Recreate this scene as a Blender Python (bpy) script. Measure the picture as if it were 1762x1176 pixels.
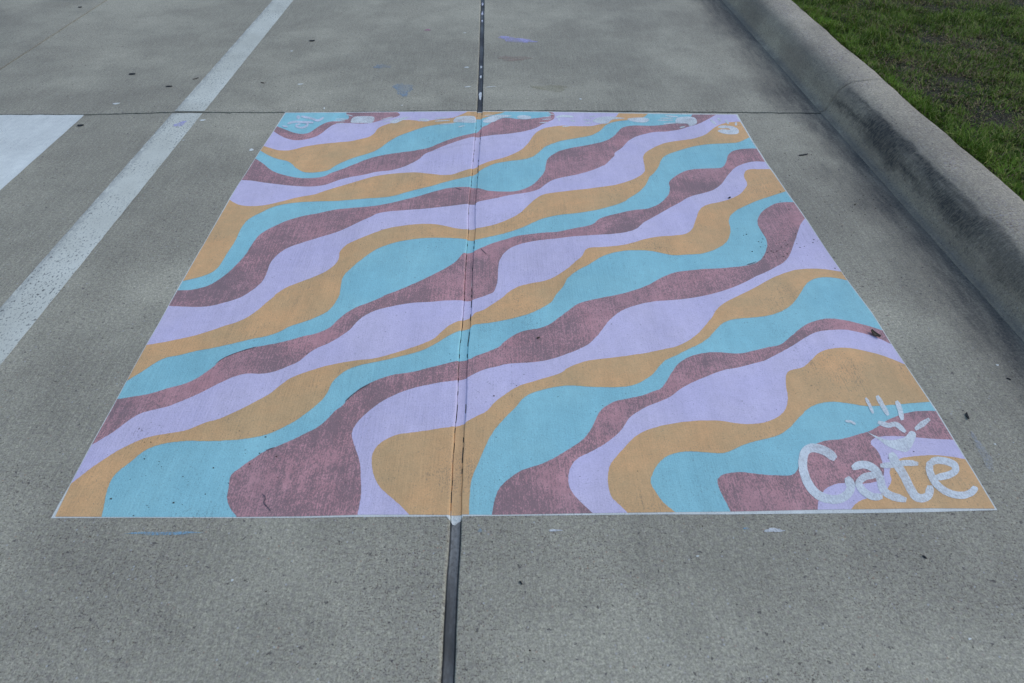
import bpy, bmesh, math, random
import numpy as np
from mathutils import Matrix, Vector

scene = bpy.context.scene
for o in list(bpy.data.objects):
    bpy.data.objects.remove(o, do_unlink=True)
col = scene.collection

# ------------------------------------------------------------------ camera
CAM_LENS = 22.199
CAM_LOC = (0.1137, -0.8817, 1.4431)
CAM_RIGHT = (0.99980, -0.01718, 0.01028)
CAM_UP = (0.00430, 0.68586, 0.72772)
CAM_FWD = (0.01955, 0.72753, -0.68580)
cam_data = bpy.data.cameras.new('camera')
cam = bpy.data.objects.new('camera', cam_data)
col.objects.link(cam)
cam_data.sensor_width = 36.0
cam_data.lens = CAM_LENS
cam_data.clip_start = 0.05
cam_data.clip_end = 500.0
m = Matrix.Identity(4)
for i in range(3):
    m[i][0], m[i][1], m[i][2], m[i][3] = CAM_RIGHT[i], CAM_UP[i], -CAM_FWD[i], CAM_LOC[i]
cam.matrix_world = m
cam_data.dof.use_dof = True
cam_data.dof.focus_distance = 2.35
cam_data.dof.aperture_fstop = 5.6
scene.camera = cam

# ------------------------------------------------------------------ sky and sun (soft, overcast)
SUN_EL, SUN_AZ = 45.0, 74.0            # azimuth clockwise from +Y
world = bpy.data.worlds.new('World')
scene.world = world
world.use_nodes = True
wn = world.node_tree.nodes
wn.clear()
sky = wn.new('ShaderNodeTexSky')
sky.sky_type = 'NISHITA'
sky.sun_disc = False
sky.sun_elevation = math.radians(SUN_EL)
sky.sun_rotation = math.radians(SUN_AZ)
sky.air_density = 1.0
sky.dust_density = 0.4
sky.ozone_density = 3.0
bg = wn.new('ShaderNodeBackground')
bg.inputs['Strength'].default_value = 0.15
wo = wn.new('ShaderNodeOutputWorld')
world.node_tree.links.new(sky.outputs[0], bg.inputs[0])
world.node_tree.links.new(bg.outputs[0], wo.inputs[0])
sun_data = bpy.data.lights.new('sun', 'SUN')
sun_data.energy = 0.92
sun_data.angle = math.radians(35)
sun_data.color = (1.0, 0.98, 0.95)
sun = bpy.data.objects.new('sun', sun_data)
col.objects.link(sun)
el, az = math.radians(SUN_EL), math.radians(SUN_AZ)
to_sun = Vector((math.sin(az) * math.cos(el), math.cos(az) * math.cos(el), math.sin(el)))
sun.rotation_euler = to_sun.to_track_quat('Z', 'Y').to_euler()

scene.view_settings.view_transform = 'Standard'
scene.view_settings.look = 'None'
scene.view_settings.gamma = 1.0
scene.view_settings.exposure = 0.25
scene.render.engine = 'CYCLES'

rng = np.random.default_rng(7)
random.seed(7)

# ------------------------------------------------------------------ traced outlines, millimetres on the ground
CURVES = [
    "-1026,2278 -990,2247 -944,2214 -907,2196 -877,2191 -851,2205 -833,2244 -816,2282 -790,2322 -759,2339 -726,2347 -697,2357 -682,2373 -683,2398 -699,2424 -706,2446",
    "-1030,2219 -994,2177 -956,2143 -919,2124 -885,2120 -851,2131 -822,2150 -802,2171 -784,2206 -768,2253 -753,2288 -736,2307 -708,2317 -665,2318 -625,2312 -591,2313 -550,2323 -510,2350 -470,2375 -433,2395 -416,2419 -423,2439 -433,2452",
    "-1035,2057 -994,2029 -958,2013 -913,2011 -878,2025 -845,2048 -797,2068 -749,2084 -686,2097 -623,2111 -575,2138 -539,2163 -518,2205 -511,2251 -489,2287 -451,2319 -420,2346 -366,2358 -317,2351 -309,2343 -266,2347 -228,2360 -181,2371 -125,2391 -87,2428 -64,2454 -57,2471",
    "-1038,2008 -996,1961 -942,1925 -894,1904 -862,1875 -835,1837 -796,1802 -757,1791 -716,1797 -677,1816 -654,1857 -619,1902 -564,1949 -507,1989 -474,2031 -448,2081 -422,2128 -387,2176 -338,2221 -301,2251 -261,2280 -219,2298 -177,2310 -122,2326 -66,2346 -10,2374 29,2382 59,2403 95,2429 126,2445 146,2466",
    "-1040,1927 -990,1869 -946,1818 -901,1784 -846,1756 -789,1741 -741,1741 -690,1754 -660,1787 -618,1825 -570,1870 -521,1916 -476,1949 -422,1973 -367,1990 -304,2008 -280,2020 -233,2040 -184,2086 -125,2139 -76,2172 -44,2188 -19,2200 6,2224 26,2272 52,2297 77,2332 108,2362 134,2383 169,2388 213,2375 257,2371 301,2382 346,2394 375,2405 394,2424 393,2445 383,2468",
    "-1049,1722 -1003,1716 -957,1702 -888,1687 -826,1673 -748,1664 -696,1670 -658,1685 -617,1720 -563,1751 -506,1773 -449,1800 -390,1813 -338,1845 -293,1890 -265,1929 -244,1977 -208,2011 -207,2014 -150,2067 -91,2116 -42,2150 -9,2163 24,2163 83,2182 146,2194 209,2211 261,2235 305,2264 342,2308 378,2342 403,2369 413,2405 412,2442 404,2468",
    "-1050,1551 -1026,1527 -997,1508 -950,1498 -906,1503 -865,1518 -815,1543 -765,1571 -701,1595 -668,1619 -606,1661 -543,1703 -489,1739 -432,1766 -362,1785 -284,1794 -228,1786 -166,1773 -150,1770 -102,1776 -55,1807 -6,1839 24,1865 67,1901 124,1931 176,1971 222,2020 257,2083 279,2149 309,2217 352,2263 361,2269 405,2286 449,2294 492,2289 557,2287 605,2293 642,2310 678,2325 714,2361 735,2392 750,2420 764,2458",
    "-1050,979 -1020,992 -991,1006 -964,1029 -949,1059 -943,1101 -942,1148 -937,1215 -937,1275 -938,1332 -933,1382 -916,1417 -891,1448 -862,1482 -819,1511 -766,1527 -700,1536 -616,1540 -540,1549 -473,1560 -411,1568 -350,1584 -295,1616 -239,1645 -183,1674 -146,1697 -88,1727 -28,1755 7,1786 43,1833 93,1878 156,1904 219,1918 271,1944 298,1978 326,2027 349,2060 393,2096 436,2123 501,2146 553,2165 593,2187 627,2222 653,2261 680,2305 715,2335 756,2353 798,2363 836,2382 887,2398 906,2419 922,2450",
    "-1048,925 -1006,926 -968,940 -938,963 -915,998 -895,1042 -880,1092 -868,1152 -863,1210 -854,1270 -834,1313 -801,1352 -761,1389 -708,1420 -652,1442 -591,1468 -528,1482 -463,1493 -397,1508 -338,1532 -284,1560 -229,1588 -179,1618 -122,1648 -58,1662 8,1656 64,1630 123,1622 188,1624 235,1651 273,1692 299,1740 327,1802 337,1878 353,1938 395,1992 420,2016 484,2047 547,2069 608,2096 662,2129 702,2175 729,2223 753,2266 786,2288 831,2298 905,2295 956,2301 1003,2313 1059,2327 1098,2348 1130,2379 1149,2408 1164,2441",
    "-1046,838 -998,834 -942,832 -898,838 -857,855 -826,873 -803,893 -773,939 -756,989 -756,1038 -759,1088 -747,1139 -722,1183 -674,1221 -619,1256 -562,1289 -529,1312 -504,1337 -462,1381 -428,1411 -399,1440 -346,1458 -280,1468 -213,1476 -147,1489 -79,1505 -23,1516 8,1518 25,1535 56,1549 108,1569 172,1594 246,1616 294,1645 326,1686 365,1728 422,1755 492,1783 557,1821 605,1860 615,1866 646,1912 674,1959 682,1993 722,2042 765,2114 806,2162 860,2196 918,2220 981,2228 1053,2250 1093,2274 1129,2294 1161,2314 1205,2350 1250,2392 1295,2440",
    "-1043,639 -993,652 -947,667 -901,686 -856,709 -819,732 -781,752 -756,776 -731,815 -713,850 -694,887 -688,904 -659,942 -619,973 -572,1005 -531,1045 -506,1100 -508,1165 -490,1209 -484,1219 -438,1260 -390,1298 -341,1327 -278,1348 -203,1361 -148,1356 -104,1343 -60,1326 -22,1321 27,1329 70,1343 119,1370 169,1409 209,1452 239,1505 270,1554 307,1594 352,1610 423,1628 508,1645 590,1666 652,1686 718,1722 768,1765 798,1815 806,1880 813,1946 832,1994 879,2043 897,2060 936,2089 980,2111 1034,2126 1087,2140 1133,2163 1174,2193 1212,2236 1247,2279 1270,2301 1296,2320 1325,2335 1359,2343 1397,2347",
    "-1039,477 -1025,499 -1003,528 -982,558 -957,580 -920,592 -875,609 -828,622 -770,642 -720,663 -671,677 -632,697 -597,728 -557,751 -526,771 -494,796 -477,824 -467,860 -462,893 -464,918 -468,980 -463,1020 -453,1041 -431,1087 -403,1134 -373,1173 -336,1205 -287,1232 -226,1250 -163,1258 -99,1258 -41,1253 13,1243 65,1262 119,1283 167,1307 211,1333 257,1372 302,1403 363,1426 448,1444 530,1468 596,1497 659,1536 686,1565 742,1622 784,1692 810,1753 841,1796 870,1854 896,1919 930,1967 999,2015 1088,2061 1174,2087 1256,2094 1319,2105 1370,2143 1400,2164",
    "-1036,403 -997,412 -950,424 -906,444 -861,463 -832,486 -809,515 -793,541 -781,567 -758,590 -726,609 -684,628 -628,643 -581,660 -541,678 -500,694 -462,723 -442,761 -417,799 -385,831 -347,856 -309,882 -296,895 -243,929 -198,964 -153,999 -106,1040 -59,1090 -31,1146 -16,1155 15,1166 45,1190 97,1226 145,1250 194,1273 253,1287 307,1297 354,1301 421,1326 495,1352 533,1395 575,1421 635,1447 695,1468 753,1478 801,1510 837,1549 871,1605 885,1657 890,1704 925,1753 979,1803 1035,1828 1111,1835 1170,1844 1202,1894 1230,1961 1266,2009 1318,2033 1367,2040 1404,2038",
    "-1034,231 -1018,249 -998,272 -983,296 -967,323 -946,345 -913,360 -874,373 -840,394 -806,420 -778,444 -753,466 -720,491 -683,505 -634,506 -595,516 -553,542 -528,562 -506,596 -482,623 -451,645 -418,677 -393,710 -376,747 -355,781 -322,809 -269,830 -206,848 -137,856 -67,863 -20,863 13,863 27,871 74,897 93,912 103,947 108,994 110,1076 123,1128 149,1176 187,1208 240,1231 294,1243 351,1254 416,1268 503,1277 585,1287 635,1299 683,1325 718,1370 764,1410 824,1462 887,1516 959,1577 1026,1608 1081,1640 1131,1693 1184,1778 1233,1842 1289,1883 1346,1905 1404,1901",
    "-1029,103 -1015,126 -1000,154 -980,180 -961,203 -935,227 -906,248 -875,261 -827,273 -789,282 -764,297 -738,312 -708,323 -679,343 -613,397 -584,424 -561,459 -539,485 -507,507 -462,529 -411,547 -355,561 -297,571 -248,587 -199,609 -150,634 -109,662 -84,695 -59,728 -33,749 -16,756 16,775 29,796 66,818 122,876 147,910 186,944 230,960 280,975 321,1001 371,1050 405,1092 435,1131 452,1171 477,1189 530,1193 589,1202 645,1221 703,1248 759,1264 826,1274 877,1286 913,1325 941,1390 972,1462 1011,1505 1076,1532 1130,1557 1182,1594 1223,1646 1246,1693 1251,1754 1269,1803 1297,1826 1349,1829 1405,1829",
    "-904,1 -912,32 -921,64 -926,88 -928,119 -921,145 -904,170 -887,199 -869,218 -841,232 -800,240 -757,244 -704,242 -653,244 -618,248 -583,255 -548,268 -516,289 -487,311 -462,339 -439,370 -423,396 -413,428 -408,461 -393,491 -369,520 -335,540 -287,555 -230,572 -180,590 -139,609 -98,640 -61,675 -18,704 13,717 26,733 76,742 140,758 186,775 233,799 272,828 302,857 321,898 346,940 364,983 369,993 405,1034 455,1075 500,1118 550,1149 605,1166 658,1171 709,1166 758,1148 797,1136 861,1142 914,1148 975,1179 1022,1220 1052,1271 1070,1320 1076,1369 1095,1420 1132,1462 1183,1500 1256,1549 1325,1583 1404,1625",
    "-561,-5 -586,25 -601,52 -608,85 -614,126 -596,150 -594,154 -572,178 -546,203 -511,223 -475,246 -443,269 -414,291 -393,320 -375,351 -359,369 -344,398 -318,435 -290,463 -252,485 -213,499 -164,510 -123,524 -74,541 -33,555 18,568 34,580 77,601 112,623 126,642 157,674 193,700 247,713 275,726 299,746 339,788 375,827 405,849 454,867 514,885 551,897 613,921 667,952 724,996 774,1023 827,1036 900,1047 983,1053 1058,1067 1111,1090 1151,1134 1183,1196 1195,1252 1192,1320 1201,1382 1234,1444 1283,1492 1327,1521 1371,1532 1412,1532",
    "-253,-1 -253,33 -255,65 -265,123 -273,162 -290,207 -307,244 -313,271 -308,295 -290,329 -260,368 -232,394 -195,421 -157,439 -110,454 -65,465 -25,472 12,486 28,497 61,517 111,534 146,544 236,553 279,563 328,585 373,609 411,637 446,678 475,725 502,763 535,798 576,822 631,845 691,858 759,864 829,878 908,904 992,943 1083,1002 1164,1051 1245,1124 1334,1283 1372,1351 1417,1400",
    "-121,-4 -159,38 -199,76 -225,112 -239,153 -243,188 -236,216 -216,239 -181,260 -133,269 -80,278 -56,283 -22,289 7,299 20,309 47,329 76,349 97,380 129,412 162,439 200,460 300,498 327,521 358,539 402,558 459,566 525,577 588,590 652,607 698,620 749,651 785,684 821,724 854,766 878,804 917,844 975,881 1046,927 1121,978 1183,1014 1241,1039 1300,1047 1360,1042 1420,1028",
    "33,-4 33,54 37,107 51,155 68,204 90,260 117,304 144,341 165,367 185,396 214,418 256,434 293,444 335,448 383,442 438,440 484,440 532,450 567,469 595,491 626,530 651,557 700,585 745,612 771,627 815,661 853,704 889,738 936,758 988,764 1042,772 1094,789 1142,821 1186,865 1230,922 1266,965 1304,988 1346,993 1384,987 1419,973",
    "92,-5 98,41 109,73 127,96 167,130 200,144 233,157 267,177 306,202 347,234 373,267 393,306 413,344 457,378 500,392 547,404 587,422 614,434 637,465 665,510 696,547 736,574 798,591 842,592 897,586 953,599 1006,615 1051,629 1093,663 1139,702 1187,736 1231,753 1265,758 1309,751 1356,732 1391,716 1423,696",
    "353,-3 327,31 305,63 297,92 300,122 313,152 333,174 373,196 405,217 439,245 470,277 497,316 528,342 573,369 632,397 682,437 741,471 816,506 877,522 957,548 982,558 1043,593 1100,630 1147,663 1192,687 1242,698 1297,700 1346,684 1382,664 1422,627",
    "443,-4 422,26 406,53 405,104 418,148 443,183 484,229 523,261 575,282 639,298 702,304 763,303 805,294 848,291 893,296 934,313 968,341 991,382 1003,431 1020,482 1040,507 1086,521 1124,553 1168,589 1218,608 1262,611 1301,603 1354,581 1395,555 1424,532",
    "568,-2 543,29 526,65 520,94 531,122 550,151 580,176 616,189 651,193 700,189 742,187 779,200 818,218 865,233 913,246 962,276 1003,314 1045,351 1091,370 1131,374 1177,366 1226,357 1285,359 1346,364 1426,372",
    "712,-2 705,45 701,87 710,106 732,118 774,122 821,115 864,110 905,110 928,124 948,155 972,188 1003,209 1046,226 1099,234 1151,248 1195,262 1232,282 1271,306 1317,324 1371,335 1426,335",
    "942,1 957,33 983,62 1016,79 1048,84 1081,80 1126,85 1153,97 1171,121 1181,158 1182,191 1174,214 1185,230 1218,240 1269,241 1331,235 1426,226",
    "1030,2 1053,23 1088,36 1126,46 1158,68 1177,90 1186,121 1209,147 1240,164 1281,170 1327,173 1379,169 1424,159",
]
BOT = "-1022,4 -903,2 -563,-2 -395,-2 -247,1 -123,0 -26,-2 22,-1 97,-3 350,-1 566,0 712,0 942,3 1032,3 1240,4 1411,1"
RIGHT = "1411,1 1418,161 1425,340 1424,534 1423,636 1427,785 1416,971 1411,1214 1408,1467 1402,1624 1394,1884 1395,2156 1401,2435"
TOP = "1401,2435 1128,2437 750,2450 372,2462 151,2465 -6,2467 -382,2457 -693,2448 -1027,2442"
LEFT = "-1027,2442 -1035,2211 -1044,2014 -1054,1668 -1051,1207 -1048,857 -1045,643 -1041,483 -1037,374 -1035,232 -1030,105 -1022,4"
WHITE = "-1031,0 -837,-1 -562,-5 -394,-6 -246,-5 -67,-6 22,-6 322,-6 518,-6 699,-8 928,-8 1080,-8 1234,-7 1415,-3 1422,161 1430,340 1427,534 1426,636 1430,785 1419,971 1414,1214 1413,1467 1407,1624 1401,1884 1402,2156 1411,2444 1131,2449 752,2460 373,2471 151,2474 -6,2476 -383,2466 -694,2457 -1033,2449 -1039,2211 -1047,2014 -1057,1668 -1054,1207 -1051,857 -1048,643 -1043,483 -1040,374 -1038,232 -1033,105"
SEAM = "0,-403 -1,-287 -1,-179 0,-57 -2,1 -4,155 -3,288 -2,365 -4,485 -5,617 0,731 0,862 -1,1063 1,1300 -3,1477 2,1780 11,2486 4,3384 -8,4544"
JOINT = "-2520,2414 -2082,2417 -1622,2451 -1159,2452 -725,2457 -321,2474 25,2483 373,2483 754,2480 1168,2473 1582,2467 1917,2461"
HANDS = [
    ["1231,387 1230,382 1228,375 1228,367 1228,359 1227,350 1226,340 1226,331 1227,325 1233,327 1235,334 1237,345 1238,355 1239,365 1239,373 1240,381 1238,387 1237,391", "1268,395 1266,387 1264,378 1264,367 1264,357 1264,346 1264,333 1266,323 1268,316 1277,321 1279,330 1281,342 1280,355 1280,366 1281,377 1281,387 1279,394 1278,400", "1318,373 1315,366 1313,358 1311,349 1310,340 1307,329 1303,317 1302,306 1301,299 1310,301 1315,309 1320,321 1324,334 1327,345 1329,356 1331,366 1329,373 1328,378", "1327,260 1340,266 1359,275 1377,289 1390,299 1389,309 1376,303 1357,294 1339,280 1327,270", "1226,289 1229,285 1234,279 1242,274 1250,272 1258,272 1266,275 1271,276 1273,276 1277,272 1280,263 1286,256 1290,252 1299,259 1298,267 1297,277 1293,287 1287,294 1278,295 1270,293 1264,291 1260,290 1254,293 1247,296 1240,298 1234,299", "1183,256 1185,256 1190,251 1197,245 1204,241 1210,237 1218,232 1226,229 1235,227 1245,227 1257,229 1269,232 1280,235 1289,241 1297,248 1304,255 1310,259 1315,260 1319,258 1322,255 1322,251 1321,246 1318,241 1313,234 1307,226 1299,217 1290,206 1280,196 1272,189 1266,186 1262,184 1257,185 1252,186 1245,189 1238,192 1230,197 1223,202 1218,207 1214,212 1210,218 1206,225 1200,233 1192,243 1186,251", "1133,296 1136,294 1139,292 1144,292 1147,291 1150,289 1152,286 1156,284 1158,283 1162,288 1161,290 1160,294 1156,297 1153,300 1149,301 1144,302 1139,301 1136,301"],
    ["-663,2348 -663,2357 -663,2369 -661,2380 -657,2388 -652,2394 -646,2397 -638,2400 -626,2401 -609,2402 -586,2403 -565,2401 -550,2394 -544,2379 -542,2358 -545,2337 -549,2322 -557,2317 -567,2317 -579,2319 -592,2320 -608,2320 -625,2319 -642,2319 -655,2322 -661,2326 -663,2332 -663,2339", "-704,2420 -696,2414 -684,2407 -672,2402 -663,2399 -664,2406 -672,2411 -684,2419 -696,2423 -705,2426", "-746,2362 -732,2361 -713,2359 -694,2361 -681,2362 -682,2369 -695,2370 -715,2372 -734,2370 -747,2369", "-754,2336 -741,2335 -723,2335 -706,2337 -694,2339 -695,2346 -708,2346 -726,2347 -743,2344 -755,2342", "-735,2307 -727,2307 -714,2308 -702,2311 -694,2314 -695,2319 -704,2319 -716,2318 -728,2315 -737,2312"],
    ["-506,2356 -502,2358 -496,2361 -489,2365 -482,2369 -474,2375 -464,2381 -456,2387 -450,2392 -451,2397 -457,2394 -466,2390 -476,2384 -484,2378 -491,2374 -498,2369 -504,2365 -507,2361", "-494,2331 -486,2332 -473,2335 -461,2339 -453,2343 -454,2349 -462,2347 -475,2345 -487,2340 -495,2336", "-457,2327 -456,2335 -452,2347 -446,2358 -438,2367 -430,2373 -421,2376 -410,2379 -401,2382 -391,2385 -379,2390 -370,2392 -367,2390 -371,2382 -380,2369 -391,2355 -401,2344 -408,2335 -415,2327 -421,2321 -428,2317 -436,2316 -446,2318 -453,2321", "-311,2351 -311,2358 -306,2366 -299,2374 -291,2377 -281,2376 -269,2371 -258,2364 -251,2358 -251,2353 -254,2346 -260,2341 -267,2339 -277,2339 -291,2342 -304,2347", "-401,2382 -392,2382 -379,2383 -366,2387 -358,2389 -359,2395 -368,2395 -380,2393 -393,2390 -402,2387"],
    ["-124,2356 -123,2364 -121,2373 -118,2382 -114,2389 -108,2395 -100,2400 -91,2403 -82,2406 -70,2408 -57,2410 -44,2410 -33,2410 -25,2408 -19,2405 -14,2400 -11,2392 -8,2378 -6,2360 -6,2342 -9,2329 -15,2324 -24,2323 -35,2324 -48,2325 -65,2326 -85,2328 -104,2331 -118,2335 -124,2339 -126,2344 -125,2349", "-222,2340 -206,2340 -183,2342 -160,2346 -145,2350 -145,2357 -161,2357 -184,2355 -207,2350 -223,2347", "-194,2301 -179,2302 -157,2305 -136,2311 -121,2315 -122,2322 -137,2321 -158,2318 -180,2312 -194,2308", "-225,2376 -211,2376 -192,2377 -173,2381 -160,2383 -160,2389 -173,2389 -193,2387 -212,2384 -225,2381", "-95,2270 -88,2271 -79,2275 -69,2281 -63,2286 -64,2293 -71,2291 -80,2288 -90,2282 -96,2277"],
    ["29,2347 33,2357 41,2369 51,2382 59,2393 67,2401 75,2408 82,2413 90,2418 98,2421 106,2423 115,2424 126,2424 142,2423 162,2420 179,2416 185,2411 177,2405 158,2397 137,2389 121,2381 112,2371 107,2360 102,2350 95,2342 85,2335 73,2329 61,2325 52,2324 43,2326 36,2331 31,2338", "37,2413 46,2413 59,2414 72,2417 81,2419 81,2424 72,2424 59,2423 46,2420 37,2418"],
    ["212,2399 213,2404 217,2409 222,2413 227,2416 234,2418 242,2420 251,2420 259,2419 267,2417 275,2413 282,2409 287,2404 288,2398 287,2389 283,2382 279,2375 273,2372 265,2369 256,2368 248,2367 241,2368 234,2369 227,2372 222,2375 218,2380 214,2386 212,2393", "350,2395 359,2394 371,2393 384,2395 393,2397 393,2403 384,2403 372,2404 359,2402 351,2400", "345,2365 355,2365 369,2365 384,2368 394,2371 394,2377 384,2377 370,2377 355,2373 345,2371", "329,2322 337,2323 349,2324 361,2328 369,2330 369,2336 361,2336 349,2335 337,2331 329,2328", "375,2434 382,2431 392,2427 403,2426 411,2425 411,2431 404,2433 393,2437 383,2438 375,2439"],
    ["422,2387 428,2387 436,2389 446,2394 457,2396 471,2395 487,2392 503,2392 514,2393 516,2408 506,2414 490,2421 474,2424 459,2425 447,2422 436,2417 427,2409 421,2403", "431,2378 431,2371 430,2361 432,2353 433,2347 438,2351 439,2358 439,2367 437,2376 436,2381", "493,2355 497,2349 504,2343 512,2341 518,2340 520,2349 515,2354 508,2361 500,2363 495,2364", "446,2276 454,2277 465,2278 477,2282 485,2285 486,2292 478,2291 466,2290 454,2286 446,2283"],
    ["611,2350 614,2359 621,2371 631,2382 642,2391 655,2398 671,2403 688,2406 706,2407 729,2404 757,2398 779,2391 790,2385 782,2381 762,2378 738,2374 719,2368 708,2357 701,2342 695,2328 686,2319 674,2317 660,2320 646,2324 635,2329 626,2333 618,2338 613,2343", "562,2361 570,2359 583,2357 596,2358 606,2359 606,2367 598,2369 585,2371 572,2370 563,2369", "566,2319 574,2319 585,2320 596,2323 604,2325 605,2332 597,2332 586,2332 575,2328 567,2326", "599,2401 606,2401 617,2402 628,2405 635,2408 636,2415 629,2415 618,2414 607,2411 600,2408"],
    ["802,2379 807,2383 816,2387 826,2390 837,2392 851,2394 867,2395 883,2395 895,2393 904,2388 912,2382 916,2375 917,2367 914,2359 908,2349 899,2340 890,2334 880,2332 868,2332 857,2334 846,2336 836,2340 826,2345 817,2351 810,2356 805,2362 801,2368 800,2374"],
    ["1054,2356 1057,2366 1062,2376 1068,2387 1076,2395 1088,2401 1102,2405 1117,2408 1130,2409 1141,2408 1151,2406 1159,2402 1166,2395 1169,2385 1170,2373 1170,2360 1168,2349 1167,2339 1164,2331 1160,2323 1155,2316 1146,2308 1136,2300 1126,2294 1118,2292 1114,2296 1114,2305 1113,2314 1108,2321 1098,2323 1083,2322 1068,2322 1058,2324 1053,2330 1052,2338 1052,2347", "1013,2415 1025,2410 1044,2403 1064,2400 1077,2398 1079,2408 1067,2413 1048,2419 1028,2422 1015,2424", "978,2382 992,2381 1012,2379 1033,2380 1047,2382 1049,2389 1035,2391 1015,2392 994,2391 979,2389", "959,2358 976,2356 1000,2354 1025,2356 1042,2357 1044,2364 1027,2366 1003,2368 978,2366 961,2365", "983,2315 997,2315 1017,2316 1039,2321 1053,2325 1055,2332 1041,2332 1020,2331 999,2326 984,2322", "1059,2266 1065,2266 1073,2268 1083,2274 1089,2279 1091,2290 1085,2289 1076,2288 1066,2282 1060,2277"],
    ["1263,2280 1266,2285 1270,2290 1277,2294 1283,2298 1290,2300 1298,2300 1307,2300 1315,2299 1323,2297 1332,2295 1340,2292 1347,2287 1352,2281 1357,2273 1361,2265 1362,2256 1362,2246 1361,2236 1358,2225 1355,2217 1352,2210 1347,2205 1342,2201 1336,2198 1328,2196 1318,2195 1307,2195 1298,2195 1289,2197 1281,2200 1273,2203 1267,2207 1261,2212 1256,2218 1252,2225 1250,2230 1251,2236 1254,2241 1259,2245 1264,2249 1269,2251 1276,2253 1283,2254 1289,2254 1296,2253 1302,2250 1309,2248 1313,2248 1317,2249 1320,2251 1321,2254 1321,2257 1320,2260 1318,2262 1315,2265 1310,2266 1302,2267 1292,2266 1283,2265 1275,2266 1270,2269 1266,2272 1263,2276", "1241,2361 1243,2347 1247,2329 1254,2316 1260,2308 1266,2321 1264,2334 1260,2352 1253,2365 1248,2373", "1286,2386 1286,2376 1287,2361 1290,2352 1293,2346 1301,2356 1301,2367 1300,2381 1297,2391 1294,2397", "1323,2364 1321,2358 1320,2350 1320,2343 1321,2335 1322,2328 1323,2321 1325,2316 1328,2314 1334,2324 1335,2330 1335,2338 1334,2345 1333,2351 1333,2357 1332,2363 1331,2368 1330,2371", "1371,2338 1367,2330 1363,2319 1360,2308 1359,2300 1366,2298 1369,2305 1374,2316 1377,2328 1378,2336"],
]
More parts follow.
